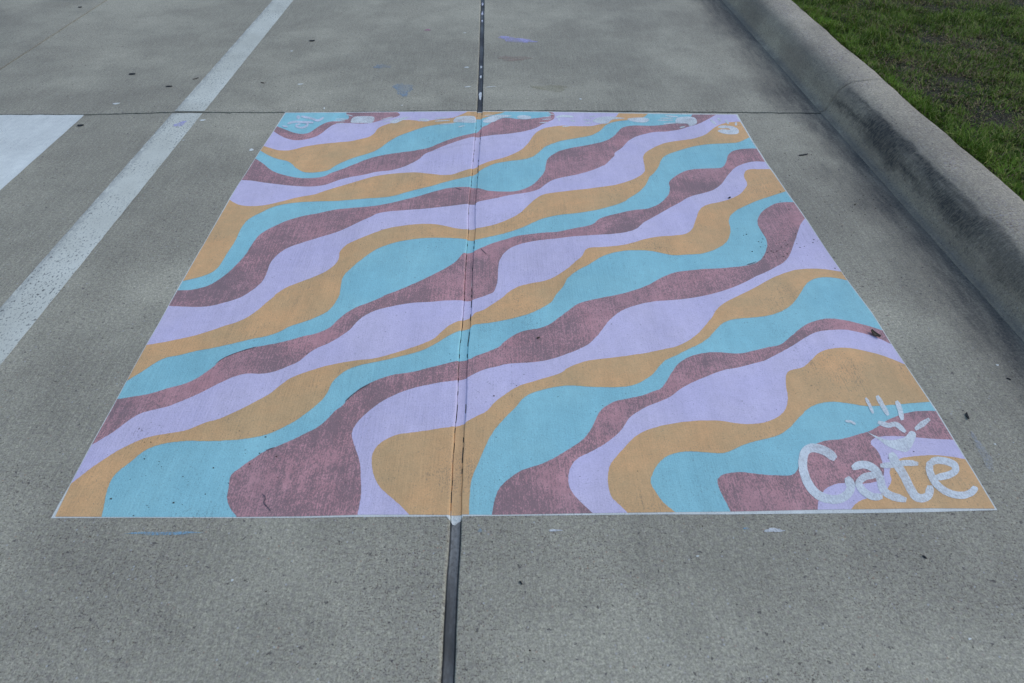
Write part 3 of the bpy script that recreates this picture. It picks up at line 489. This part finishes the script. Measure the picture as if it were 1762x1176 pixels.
# ------------------------------------------------------------------ painted sheets draped over slab and joint
def catmull(P, n=5, closed=False):
    P = np.asarray(P)
    N = len(P)
    out = []
    for i in range(N if closed else N - 1):
        if closed: a, b, c, d = P[(i - 1) % N], P[i], P[(i + 1) % N], P[(i + 2) % N]
        else: a, b, c, d = P[max(i - 1, 0)], P[i], P[i + 1], P[min(i + 2, N - 1)]
        for t in np.arange(n) / n:
            out.append(.5 * (2 * b + (c - a) * t + (2 * a - 5 * b + 4 * c - d) * t * t + (3 * b - a - 3 * c + d) * t ** 3))
    if not closed: out.append(P[-1])
    return np.array(out)

def chain_param(ch):
    return np.concatenate([[0], np.cumsum(np.linalg.norm(np.diff(ch, axis=0), axis=1))])
def nearest(ch, p):
    best = (1e9, 0, None)
    T = chain_param(ch)
    for i in range(len(ch) - 1):
        a, b = ch[i], ch[i + 1]
        d = b - a
        u = np.clip(np.dot(p - a, d) / np.dot(d, d), 0, 1)
        q = a + u * d
        e = np.linalg.norm(p - q)
        if e < best[0]: best = (e, T[i] + u * np.linalg.norm(d), q)
    return best[1], best[2]
def walk(ch, t0, t1):
    T = chain_param(ch)
    if t0 <= t1: return [ch[i] for i in range(len(ch)) if t0 + 1e-6 < T[i] < t1 - 1e-6]
    return [ch[i] for i in range(len(ch) - 1, -1, -1) if t1 + 1e-6 < T[i] < t0 - 1e-6]

def dedupe(P, eps=0.0004):
    out = []
    for p in P:
        if not out or np.linalg.norm(np.asarray(p) - out[-1]) > eps: out.append(np.asarray(p))
    while len(out) > 2 and np.linalg.norm(out[0] - out[-1]) < eps: out.pop()
    return out

def sheet(name, polys, lift, mat, parent, crossing=True):
    """flat paint on the concrete: polygons given in metres, following slab edge and sealant"""
    bm = bmesh.new()
    for P in polys:
        P = dedupe(P)
        if len(P) < 3: continue
        vs = [bm.verts.new((p[0] - float(seam(p[1])), p[1], 0)) for p in P]
        try:
            fc = bm.faces.new(vs)
        except ValueError:
            continue
        if fc.normal.z == 0: fc.normal_update()
        if fc.calc_area() > 0:
            fc.normal_update()
            if fc.normal.z < 0: fc.normal_flip()
    bmesh.ops.triangulate(bm, faces=bm.faces[:], quad_method='BEAUTY', ngon_method='BEAUTY')
    x0, x1 = min(v.co.x for v in bm.verts), max(v.co.x for v in bm.verts)
    y0, y1 = min(v.co.y for v in bm.verts), max(v.co.y for v in bm.verts)
    for g_ in np.arange(-1.155, 1.5, 0.21):
        if x0 < g_ < x1: bmesh.ops.bisect_plane(bm, geom=bm.verts[:] + bm.edges[:] + bm.faces[:], dist=1e-6, plane_co=(g_, 0, 0), plane_no=(1, 0, 0))
    for g_ in np.arange(0.11, 2.5, 0.21):
        if y0 < g_ < y1: bmesh.ops.bisect_plane(bm, geom=bm.verts[:] + bm.edges[:] + bm.faces[:], dist=1e-6, plane_co=(0, g_, 0), plane_no=(0, 1, 0))
    if crossing:
        for d in [HW + 0.0095, HW + 0.007, HW + 0.0045, HW + 0.0028, HW + 0.0018, HW + 0.0006, HW, HW - 0.0002, HW - 0.0028, HW - 0.0031, HW * 0.5]:
            for s in (-1, 1):
                bmesh.ops.bisect_plane(bm, geom=bm.verts[:] + bm.edges[:] + bm.faces[:], dist=1e-6, plane_co=(s * d, 0, 0), plane_no=(1, 0, 0))
        bmesh.ops.bisect_plane(bm, geom=bm.verts[:] + bm.edges[:] + bm.faces[:], dist=1e-6, plane_co=(0, 0, 0), plane_no=(1, 0, 0))
        near = [f for f in bm.faces if abs(f.calc_center_median().x) < HW + 0.012]
        if near:
            y0 = min(v.co.y for f in near for v in f.verts)
            y1 = max(v.co.y for f in near for v in f.verts)
            for y in np.arange(math.floor(y0 / 0.018) * 0.018, y1, 0.018):
                near = [f for f in bm.faces if abs(f.calc_center_median().x) < HW + 0.012]
                ge = list({v for f in near for v in f.verts}) + list({e for f in near for e in f.edges}) + near
                bmesh.ops.bisect_plane(bm, geom=ge, dist=1e-6, plane_co=(0, y, 0), plane_no=(0, 1, 0))
            # paint has cracked away along both lips of the joint
            dead = []
            for f in bm.faces:
                c = f.calc_center_median()
                if HW - 0.0031 < abs(c.x) < HW - 0.0002:
                    k = int(math.floor(c.y / 0.018)) * 2 + (c.x > 0)
                    if random.Random(k * 7919 + 5).random() < (0.20 if c.x > 0 else 0.34): dead.append(f)
            bmesh.ops.delete(bm, geom=dead, context='FACES')
    bmesh.ops.triangulate(bm, faces=[f for f in bm.faces if len(f.verts) > 3], ngon_method='BEAUTY')
    bmesh.ops.dissolve_degenerate(bm, dist=2e-5, edges=bm.edges[:])
    bmesh.ops.triangulate(bm, faces=[f for f in bm.faces if len(f.verts) > 3], ngon_method='BEAUTY')
    for v in bm.verts:
        dx, y = v.co.x, v.co.y
        v.co.x = dx + float(seam(y))
        v.co.z = float(surface(np.float64(dx), y)) + lift
    bm.normal_update()
    me = bpy.data.meshes.new(name)
    bm.to_mesh(me)
    bm.free()
    return link(name, me, mat, parent)

mural = empty('painted_mural')
tag(mural, 'square ground mural of wavy pastel stripes signed Cate, painted across the sealed concrete joint', 'mural')

wpoly = pts(WHITE)
drip = np.array([(-0.027, -0.005), (-0.021, -0.011), (-0.014, -0.018), (-0.008, -0.027), (-0.002, -0.028), (0.004, -0.022), (0.011, -0.018), (0.017, -0.008), (0.016, -0.003), (-0.027, -0.002)])
sheet('white_base_coat', [wpoly], 0.0006, M['white'], mural)
sheet('white_drip', [drip], 0.0014, M['white'], mural)

S_chain = np.concatenate([pts(LEFT), pts(BOT)[1:]])
E_chain = np.concatenate([pts(TOP)[::-1], pts(RIGHT)[::-1][1:]])
curves = []
for k, s in enumerate(CURVES):
    P = pts(s)
    t0, p0 = nearest(S_chain, P[0])
    t1, p1 = nearest(E_chain, P[-1])
    P[0], P[-1] = p0, p1
    c = catmull(P, 5)
    t = np.gradient(c, axis=0)
    nn = np.stack([-t[:, 1], t[:, 0]], 1) / (np.linalg.norm(t, axis=1)[:, None] + 1e-9)
    L = chain_param(c)
    wob = 0.0011 * wave(L, 100 + k, 5.0, 4) + 0.0007 * wave(L, 500 + k, 60.0, 4)
    wob[0] = wob[-1] = 0
    c = c + nn * wob[:, None]
    curves.append((t0, t1, c))
COLS = ['teal', 'mauve', 'lavender', 'tan']
nb = len(curves) + 1
for i in range(nb):
    P = []
    if i == 0:
        t0, t1, c = curves[0]
        P = [S_chain[0]] + walk(S_chain, 0, t0) + list(c) + walk(E_chain, t1, 0)
    elif i == nb - 1:
        t0, t1, c = curves[-1]
        P = list(c) + walk(E_chain, t1, 1e9) + walk(S_chain, 1e9, t0)
    else:
        a0, a1, a = curves[i - 1]
        b0, b1, b = curves[i]
        P = list(a) + walk(E_chain, a1, b1) + list(b[::-1]) + walk(S_chain, b0, a0)
    sheet('stripe', [P], 0.0011 + 0.00012 * (i % 4), M[COLS[i % 4]], mural)

for h in HANDS:
    ar = []
    for s in h:
        P = pts(s)
        ar.append(abs(np.sum(P[:, 0] * np.roll(P[:, 1], 1) - P[:, 1] * np.roll(P[:, 0], 1))))
    order = sorted(range(len(h)), key=lambda k: -ar[k])
    for k, idx in enumerate(order):
        P = pts(h[idx])
        b = sheet('handprint' if k == 0 else 'finger_mark', [P], 0.0018 + 0.00012 * k, M['dab'], mural if k == 0 else o, crossing=np.abs(P[:, 0]).min() < 0.03)
        if k == 0: o = b
for ch, st in LETTERS.items():
    o = None
    for k, s in enumerate(st):
        bmx = sheet('letter' if k == 0 else 'stroke', [pts(s)], 0.0019 + 0.0003 * k, M['dab'], mural if k == 0 else o, crossing=False)
        if k == 0:
            o = bmx
            o['label'] = 'white brushed letter ' + ch + ' of the signature'
o = None
for k, s in enumerate(SIGN):
    b = sheet('writing' if k == 0 else 'stroke', [pts(s)], 0.0019 + 0.0003 * k, M['faint'], mural if k == 0 else o, crossing=False)
    if k == 0: o = b

M['outline'] = plain('dark_brush_line', (0.15, 0.11, 0.12), 0.8, 0.5, 160)
for s in DARK:
    sheet('brush_line', [pts(s)], 0.0023, M['outline'], mural, crossing=False)

# ------------------------------------------------------------------ road markings
def wavy_quad(x0, x1, y0, y1, seed, step=0.012, amp=0.0012):
    yy = np.arange(y0, y1, step)
    a = [(x0 + amp * float(wave(np.float64(y), seed, 6.0, 5)), y) for y in yy]
    b = [(x1 + amp * float(wave(np.float64(y), seed + 1, 6.0, 5)), y) for y in yy]
    return a + b[::-1]
def flat(name, P, z, mat, parent=None):
    bm = bmesh.new()
    f = bm.faces.new([bm.verts.new((p[0], p[1], z)) for p in dedupe(P)])
    f.normal_update()
    if f.normal.z < 0: f.normal_flip()
    bmesh.ops.triangulate(bm, faces=bm.faces[:], ngon_method='EAR_CLIP')
    me = bpy.data.meshes.new(name)
    bm.to_mesh(me); bm.free()
    return link(name, me, mat, parent)

line = tag(empty('parking_line'), 'long worn white parking bay line running up the concrete beside the mural', 'road marking')
flat('line_section', wavy_quad(-1.626, -1.467, -3.0, float(joint(-1.545)) - 0.008, 41), 0.0011, M['line'], line)
flat('line_section', wavy_quad(-1.624, -1.466, float(joint(-1.545)) + 0.008, 9.0, 43), 0.0011, M['line'], line)
box = tag(empty('white_square'), 'plain fresh white painted square on the concrete left of the worn parking line', 'road marking')
edge = [(-2.077 + 0.001 * float(wave(np.float64(y), 47, 5.0, 4)), y) for y in np.arange(0.0, 2.40, 0.02)]
top = [(x, float(joint(x)) - 0.0068) for x in np.arange(-2.08, -2.862, -0.02)]
flat('paint_coat', edge + top + [(-2.862, 0.0)], 0.0011, M['white'], box)
flat('paint_coat', [(-2.900, 0.0), (-2.900, 2.40), (-4.517, 2.40), (-4.517, 0.0)], 0.0011, M['white'], box)

# ------------------------------------------------------------------ curb
CPROF = [(1.880, 0.0012), (1.8955, 0.0035), (1.905, 0.010), (1.911, 0.022), (1.917, 0.040), (1.924, 0.062), (1.933, 0.088), (1.943, 0.110),
         (1.954, 0.128), (1.968, 0.1425), (1.984, 0.153), (2.004, 0.162), (2.028, 0.168), (2.06, 0.1705), (2.11, 0.1705), (2.15, 0.169), (2.172, 0.165), (2.183, 0.156), (2.187, 0.12), (2.187, -0.04), (1.880, -0.04)]
curb = tag(empty('curb'), kind='structure')
def curb_segment(y0, y1, e0, e1):
    ys = np.concatenate([[y0], np.arange(max(y0, -1.5) + 0.03, min(y1, 7.0) - 0.02, 0.035), [y1]])
    v, f = [], []
    n = len(CPROF)
    for j, y in enumerate(ys):
        for i, (x, z) in enumerate(CPROF):
            yy = float(y)
            if j == 0 and e0 is not None: yy = e0(x, z) + 0.0016
            if j == len(ys) - 1 and e1 is not None: yy = e1(x, z) - 0.0016
            w = 0.0022 * float(wave(np.float64(y), 60 + i // 3, 1.1, 5)) if 2 < i < 18 else 0.0
            back = 0.006 * float(wave(np.float64(y), 91, 0.8, 6)) if i >= 15 and i < 20 else 0.0
            v.append((x + w * 0.8 + back, yy, z + w))
    for j in range(len(ys) - 1):
        for i in range(n):
            a, b = j * n + i, j * n + (i + 1) % n
            f.append((a, a + n, b + n, b))
    f.append(tuple(range(n)))
    f.append(tuple((len(ys) - 1) * n + i for i in range(n - 1, -1, -1)))
    me = pydata('curb_segment', v, f)
    me.polygons.foreach_set('use_smooth', [len(p.vertices) == 4 for p in me.polygons])
    return link('curb_segment', me, M['curb'], curb)
def crack(x, z):
    return 2.478 + 0.010 * float(wave(np.float64(x + z * 2), 71, 4.0, 5)) + (0.02 if x > 2.05 else 0.0) * (x - 2.05) / 0.1
curb_segment(-6.0, 2.478, None, crack)
curb_segment(2.478, 14.0, crack, None)

# ------------------------------------------------------------------ lawn
def lawn_z(x, y):
    return 0.148 + 0.010 * np.sin(x * 2.1 + 1.0) * np.sin(y * 1.7) + 0.012 * np.clip(x - 2.2, 0, 4)
nx, ny = 46, 60
gx = np.concatenate([np.linspace(2.18, 6.0, 36), np.linspace(6.5, 40, nx - 36)])
gy = np.concatenate([np.linspace(-20, -1, 8), np.linspace(-0.8, 8, 44), np.linspace(9, 60, 8)])
v = [(x, y, float(lawn_z(x, y))) for y in gy for x in gx]
f = [(j * nx + i, j * nx + i + 1, (j + 1) * nx + i + 1, (j + 1) * nx + i) for j in range(ny - 1) for i in range(nx - 1)]
def soil():
    n = Nodes('lawn_soil')
    a = n.noise(9, 6, 0.7)
    c = n.mix(n.rng(a, 0.35, 0.65), (0.026, 0.030, 0.010), (0.065, 0.045, 0.022))
    return n.done(n.mul(c, n.rng(n.noise(180, 4, 0.7), 0.3, 0.7, 0.5, 1.4)), 0.95, n.bump(n.noise(90, 5, 0.7), 0.8, 0.02))
lawn = tag(link('lawn', pydata('lawn', v, f, True), soil()), kind='structure')

def vnoise(x, y, s, seed):
    r = np.random.default_rng(seed)
    g = r.random((64, 64))
    u, w = x * s, y * s
    i, j = np.floor(u).astype(int), np.floor(w).astype(int)
    a, b = u - i, w - j
    a, b = a * a * (3 - 2 * a), b * b * (3 - 2 * b)
    q = lambda p, t: g[p % 64, t % 64]
    return (q(i, j) * (1 - a) + q(i + 1, j) * a) * (1 - b) + (q(i, j + 1) * (1 - a) + q(i + 1, j + 1) * a) * b

def grass():
    parts = []
    # (count, x range, y range): dense where the lawn meets the curb
    for n, x0, x1, y0, y1 in ((190000, 2.185, 4.8, 0.9, 5.4), (16000, 2.183, 2.24, 0.6, 5.6), (85000, 2.185, 4.3, -1.2, 0.9), (70000, 2.19, 7.5, -1.2, 8.5)):
        parts.append(np.stack([rng.uniform(x0, x1, n), rng.uniform(y0, y1, n)], 1))
    P = np.concatenate(parts)
    x, y = P[:, 0], P[:, 1]
    d1 = vnoise(x, y, 2.2, 1) * 0.6 + vnoise(x, y, 6.5, 2) * 0.4
    d2 = vnoise(x, y, 11.0, 3)
    # bare, dead spots seen in the lawn
    dead = np.clip((d1 - 0.56) * 5.0, 0, 1)
    for (cx, cy, rr) in ((*(2.411, 2.718), 0.15), (*(2.406, 2.448), 0.16), (*(2.581, 2.572), 0.14), (*(2.521, 2.083), 0.16), (*(2.828, 3.172), 0.14), (*(3.006, 3.039), 0.2), (*(2.547, 1.985), 0.12)):
        dead = np.maximum(dead, np.exp(-((x - cx) ** 2 + (y - cy) ** 2) / rr ** 2) * 1.0)
    edge = np.exp(-(x - 2.19) / 0.10)
    dead *= (1 - 0.85 * edge)
    keep = rng.random(len(x)) > np.clip(dead * 0.35 + (d2 < 0.25) * 0.30, 0, 0.7)
    x, y, dead, edge, d2 = x[keep], y[keep], dead[keep], edge[keep], d2[keep]
    n = len(x)
    L = rng.uniform(0.026, 0.066, n) * (0.45 + 0.9 * d2) * (1 - 0.45 * dead)
    W = rng.uniform(0.0020, 0.0046, n)
    yaw = rng.uniform(0, 2 * np.pi, n)
    clump = vnoise(x, y, 14.0, 5) * 2 * np.pi * 1.5
    yaw = np.where(rng.random(n) < 0.5, clump + rng.normal(0, 0.6, n), yaw)
    tilt = np.clip(rng.normal(0.85, 0.35, n), 0.1, 1.5)
    straw = rng.random(n) < (0.13 + 0.55 * dead + 0.16 * (vnoise(x, y, 4.0, 12) > 0.6))
    tilt = np.where(straw, np.clip(tilt + 0.4, 0, 1.55), tilt)
    dx, dy = np.cos(yaw), np.sin(yaw)
    over = (x < 2.21) & (dx < 0)
    L = np.where(over, L * 0.62, L)
    base = np.stack([x, y, lawn_z(x, y) - 0.004], 1)
    side = np.stack([-dy, dx, np.zeros(n)], 1)
    def at(t, a):      # a: extra bend
        th = tilt * (0.55 + a)
        th = np.clip(th, 0, 1.62)
        return base + np.stack([dx * np.sin(th), dy * np.sin(th), np.cos(th)], 1) * (L * t)[:, None]
    m1 = at(0.5, 0.15)
    tip = at(1.0, 0.55)
    V = np.empty((n, 5, 3))
    V[:, 0] = base - side * (W * 0.45)[:, None]
    V[:, 1] = base + side * (W * 0.45)[:, None]
    V[:, 2] = m1 - side * (W * 0.5)[:, None]
    V[:, 3] = m1 + side * (W * 0.5)[:, None]
    V[:, 4] = tip
    b = np.arange(n) * 5
    loops = np.stack([b, b + 1, b + 3, b + 2, b + 2, b + 3, b + 4], 1).ravel()
    me = bpy.data.meshes.new('grass')
    me.vertices.add(n * 5)
    me.vertices.foreach_set('co', V.ravel())
    me.loops.add(n * 7)
    me.loops.foreach_set('vertex_index', loops)
    me.polygons.add(n * 2)
    st = np.stack([np.arange(n) * 7, np.arange(n) * 7 + 4], 1).ravel()
    me.polygons.foreach_set('loop_start', st)
    me.update(calc_edges=True)
    r = rng.random(n)
    g1, g2, g3 = np.array([0.055, 0.090, 0.010]), np.array([0.20, 0.29, 0.034]), np.array([0.32, 0.32, 0.075])
    C = g1 + (g2 - g1) * (0.55 * r + 0.45 * np.clip(vnoise(x, y, 9.0, 8) * 1.6 - 0.3, 0, 1))[:, None]
    C = np.where((rng.random(n) < 0.20 * (1 - 0.7 * edge))[:, None], g3, C)
    C = C * (1 + 0.35 * edge[:, None])
    s1, s2 = np.array([0.36, 0.27, 0.13]), np.array([0.11, 0.070, 0.034])
    C = np.where(straw[:, None], s1 + (s2 - s1) * rng.random(n)[:, None], C)
    C4 = np.concatenate([np.repeat(C, 5, 0), np.ones((n * 5, 1))], 1)
    at_ = me.color_attributes.new('blade', 'FLOAT_COLOR', 'POINT')
    at_.data.foreach_set('color', C4.ravel().astype(np.float32))
    nn = Nodes('grass_blades')
    a = nn.t.nodes.new('ShaderNodeVertexColor'); a.layer_name = 'blade'
    nn.done(a.outputs[0], 0.75, spec=0.12)
    return tag(link('grass', me, nn.mat), 'patchy mown green lawn grass with brown dead spots behind the curb', 'grass', kind='stuff')
grass()

# ------------------------------------------------------------------ paint drips and smears on the concrete
def blob(cx, cy, rx, ry, seed, ang=0.0, n=36, rag=0.25):
    out = []
    for k in range(n):
        a = 2 * math.pi * k / n
        r = 1 + rag * float(wave(np.float64(k / n), seed, 3.0, 4))
        px, py = rx * r * math.cos(a), ry * r * math.sin(a)
        out.append((cx + px * math.cos(ang) - py * math.sin(ang), cy + px * math.sin(ang) + py * math.cos(ang)))
    return out

def smear_mat(name, c, thin):
    return paint_mat(name, c, tuple(min(1, x * 1.08) for x in c), wear=0.05, thin=thin)
SM_MAT = {'lavender': smear_mat('lavender_smear', (0.55, 0.50, 0.80), 0.47), 'orange': smear_mat('orange_smear', (0.50, 0.37, 0.27), 0.46),
          'ochre': smear_mat('ochre_smear', (0.44, 0.39, 0.22), 0.42), 'blue': smear_mat('blue_smear', (0.30, 0.42, 0.52), 0.41),
          'pink': smear_mat('pink_smear', (0.60, 0.25, 0.32), 0.48), 'sky': smear_mat('sky_blue_smear', (0.27, 0.52, 0.66), 0.47),
          'haze': smear_mat('thin_white_smear', (0.60, 0.60, 0.58), 0.44), 'white': smear_mat('white_smear', (0.78, 0.76, 0.70), 0.54)}
def slab_of(p):
    return SLAB['far' if p[0] < XL else ('left' if p[0] < 0 else 'right'), 'near' if p[1] < float(joint(p[0])) else 'beyond']
smears = [((0.233, 3.621), .125, .045, 'lavender', -.35), ((0.211, 3.271), .10, .042, 'orange', 0),
          ((0.418, 2.795), .10, .045, 'ochre', -.1), ((-0.435, 2.770), .05, .09, 'blue', .2), ((-0.604, 3.122), .05, .03, 'blue', 0),
          ((-0.378, 3.815), .02, .018, 'pink', 0), ((-0.728, -0.046), .085, .0045, 'sky', 0), ((0.808, -0.055), .024, .0055, 'white', .0),
          ((0.252, -0.049), .016, .003, 'white', 0), ((0.739, -0.049), .008, .003, 'sky', 0), ((1.482, 0.180), .013, .062, 'haze', -.12), ((0.062, -0.048), .005, .005, 'sky', 0),
          ((-1.538, 2.303), .02, .035, 'lavender', -.5)]
for k, (p, rx, ry, m_, a) in enumerate(smears):
    flat('paint_smear', blob(p[0], p[1], rx, ry, 200 + k, a, rag=0.4), 0.0014 if k != 14 else 0.0019, SM_MAT[m_], slab_of(p))
drips = [((-0.082, 3.113), .014, .009), ((-1.090, 2.016), .010, .013), ((-1.437, 2.349), .014, .010), ((-1.975, 2.556), .018, .010), ((-1.217, 3.384), .008, .008),
         ((-1.038, 2.838), .016, .008), ((0.576, 2.638), .007, .010), ((-1.454, 2.118), .004, .004), ((1.725, 0.527), .0045, .004), ((1.533, 0.210), .003, .003),
         ((-0.417, 2.544), .005, .005), ((-0.117, 3.758), .010, .006), ((-0.834, 2.503), .004, .012), ((-0.065, 2.808), .018, .006), ((0.070, 2.809), .03, .004), ((-0.521, -0.171), .003, .003), ((0.597, -0.123), .004, .002), ((1.162, -0.328), .004, .002)]
for k, (p, rx, ry) in enumerate(drips):
    flat('paint_drip', blob(p[0], p[1], rx, ry, 300 + k, 0.2), 0.0016, M['white'], slab_of(p))
# dried white drops on the dark sealant
for k, (p, rx, ry) in enumerate([((0.008, 2.699), .008, .055), ((0.006, 2.978), .005, .024), ((0.007, 3.139), .006, .020), ((0.004, 4.218), .007, .045), ((0.005, 4.040), .005, .03), ((-0.004, 4.452), .006, .04)]):
    x = float(seam(p[1]))
    flat('paint_drip', blob(x, p[1], rx, ry, 330 + k), float(surface(np.float64(0), p[1])) + 0.0022, M['faint'] if k > 2 else M['dab'], road)

# ------------------------------------------------------------------ small litter
M['leaf'] = plain('dry_brown_leaf', (0.085, 0.062, 0.035), 0.7, 0.5, 90)
M['char'] = plain('black_leaf_scrap', (0.022, 0.022, 0.022), 0.8, 0.3, 150)
M['bark'] = plain('dark_bark', (0.050, 0.034, 0.022), 0.9, 0.4, 120)
M['pebble'] = plain('pale_pebble', (0.62, 0.62, 0.60), 0.8, 0.2, 200)
def scrap(name, p, L, W, ang, mat, seed, curl=0.25, thick=0.0016, label='', cat='leaf', z0=0.0022):
    r = random.Random(seed)
    n = 7
    v, f = [], []
    for side in (0, 1):
        for i in range(n):
            t = i / (n - 1)
            w = W * (0.25 + 0.75 * math.sin(math.pi * (0.12 + 0.8 * t))) * r.uniform(0.75, 1.1)
            for j in (-1, 0, 1):
                x = (t - 0.5) * L + (r.uniform(-0.03, 0.03) * L)
                y = j * w * 0.5 + 0.18 * L * math.sin(t * 2.5 + seed) * 0.4
                z = curl * L * (t - 0.5) ** 2 + (abs(j)) * curl * W * 0.5 + (0 if side else thick)
                v.append((x, y, z))
    for s in (0, 1):
        for i in range(n - 1):
            for j in range(2):
                a = s * n * 3 + i * 3 + j
                q_ = (a, a + 1, a + 4, a + 3)
                f.append(q_[::-1] if s == 0 else q_)
    N = n * 3
    rim = [i * 3 for i in range(n)] + [(n - 1) * 3 + 1] + [i * 3 + 2 for i in range(n - 1, -1, -1)] + [1]
    for k in range(len(rim)):
        a, b = rim[k], rim[(k + 1) % len(rim)]
        f.append((a, b, b + N, a + N))
    zmin = min(q_[2] for q_ in v)
    v = [(a, b, c - zmin) for a, b, c in v]
    o = link(name, pydata(name, v, f, True), mat)
    o.location = (p[0], p[1], z0)
    o.rotation_euler = (0, 0, ang)
    return tag(o, label, cat)

scrap('dead_leaf', (1.388, 0.673), .036, .015, -1.0, M['leaf'], 3, 0.45, .004, 'curled grey-brown dead leaf lying on the right edge of the mural')
scrap('leaf_scrap', (0.243, 0.663), .011, .007, .2, M['leaf'], 5, 0.2, .002, 'tiny brown leaf scrap on the dusty rose stripe right of the joint')
scrap('leaf_scrap', (1.131, 1.564), .014, .008, .5, M['char'], 6, 0.3, .002, 'tiny black leaf scrap on the mural between lavender and ochre stripes')
scrap('leaf_scrap', (-2.064, 2.979), .036, .024, .1, M['char'], 7, 0.1, .002, 'small black leaf scrap on concrete above the white square', z0=0.0006)
scrap('leaf_scrap', (-1.779, 2.797), .036, .016, .2, M['char'], 8, 0.1, .002, 'small flat black scrap just left of the parking line beyond the cross joint', z0=0.0006)
scrap('leaf_scrap', (-1.128, 3.578), .036, .020, .3, M['char'], 9, 0.15, .002, 'small black leaf scrap between parking line and sealed joint, far up the concrete', z0=0.0006)
scrap('leaf_scrap', (-2.037, 2.283), .030, .020, .1, M['char'], 10, 0.1, .002, 'small black scrap beside the edge of the white square', z0=0.0006)
scrap('leaf_scrap', (-2.990, 4.287), .025, .020, .1, M['char'], 11, 0.1, .002, 'tiny dark scrap near the far left slab joint at the top', z0=0.0006)
scrap('twig', (1.509, 0.314), .024, .007, 1.2, M['char'], 12, 0.25, .003, 'black hooked twig scrap on concrete right of the handprint by the signature', 'twig', z0=0.0006)
scrap('twig', (0.161, -0.186), .010, .004, -.9, M['char'], 13, 0.1, .002, 'tiny black twig bit on near concrete right of the sealed joint', 'twig', z0=0.0006)
scrap('twig', (1.157, -0.132), .010, .005, -.7, M['char'], 14, 0.1, .002, 'tiny black bit on the near concrete below the signature', 'twig', z0=0.0006)
scrap('twig', (-1.668, 2.915), .035, .006, .9, M['bark'], 15, 0.1, .002, 'thin brown twig touching the parking line beyond the cross joint', 'twig', z0=0.0006)
scrap('twig', (-1.262, 2.857), .022, .008, -.3, M['bark'], 16, 0.1, .002, 'short brown twig right of the parking line beyond the cross joint', 'twig', z0=0.0006)
scrap('twig', (1.606, 1.974), .050, .010, .15, M['char'], 17, 0.05, .002, 'dark twig in the dirty gutter strip between mural and curb', 'twig', z0=0.0006)
scrap('leaf_scrap', (1.669, 1.510), .009, .007, .4, M['leaf'], 18, 0.1, .002, 'tiny orange-brown leaf scrap on the concrete between mural and curb', z0=0.0006)
scrap('twig', (1.725, 0.465), .012, .004, -.6, M['char'], 19, 0.1, .002, 'tiny dark twig near the right frame edge below the curb', 'twig', z0=0.0006)

# crumbs of dirt: far too many and too small to count
def crumbs():
    r = random.Random(31)
    bm = bmesh.new()
    def one(x, y, s, z0):
        q_ = [Vector((r.uniform(-1, 1), r.uniform(-1, 1), r.uniform(-.2, 1))) for _ in range(3)]
        vs = [bm.verts.new((x + s * a, y + s * b, z0 + s * c)) for a, b, c in ((-1, -.6 * r.random(), 0), (.9, -.7, 0), (r.uniform(-.3, .5), .8, 0), (r.uniform(-.3, .3), 0, r.uniform(.5, .9)))]
        for t in ((0, 1, 3), (1, 2, 3), (2, 0, 3), (0, 2, 1)):
            bm.faces.new([vs[i] for i in t])
    spots = [((1.152, 1.223), .035, 12), ((1.261, 1.182), .04, 22), ((1.402, 1.247), .02, 5), ((-0.767, 0.088), .06, 12), ((-0.847, 0.135), .05, 6), ((1.740, 1.624), .25, 60), ((1.617, 1.718), .12, 40), ((-0.924, 0.285), .01, 4), ((1.229, 0.162), .03, 3), ((0.131, 0.387), .05, 5), ((-0.555, 0.209), .03, 5)]
    for (cx, cy), sp, n in spots:
        for _ in range(n):
            x, y = cx + r.gauss(0, sp), cy + r.gauss(0, sp * 1.2)
            one(x, y, r.uniform(.0012, .0038), 0.0016 if x < 1.42 - 0.002 else 0.0002)
    for _ in range(170):
        x, y = r.uniform(-1.0, 1.38), r.uniform(0.02, 2.4)
        if abs(x) < .03: continue
        one(x, y, r.uniform(.0008, .0022), 0.0016)
    for _ in range(200):
        x, y = r.uniform(-2.6, 1.85), r.uniform(-.5, 4.6)
        if -1.05 < x < 1.43 and -.02 < y < 2.46 or abs(x) < .03: continue
        one(x, y, r.uniform(.001, .0032), 0.0002)
    me = bpy.data.meshes.new('dirt_crumbs')
    bm.to_mesh(me); bm.free()
    return tag(link('dirt_crumbs', me, M['bark']), 'dark crumbs of dirt scattered over mural and concrete', 'dirt', kind='stuff')
crumbs()
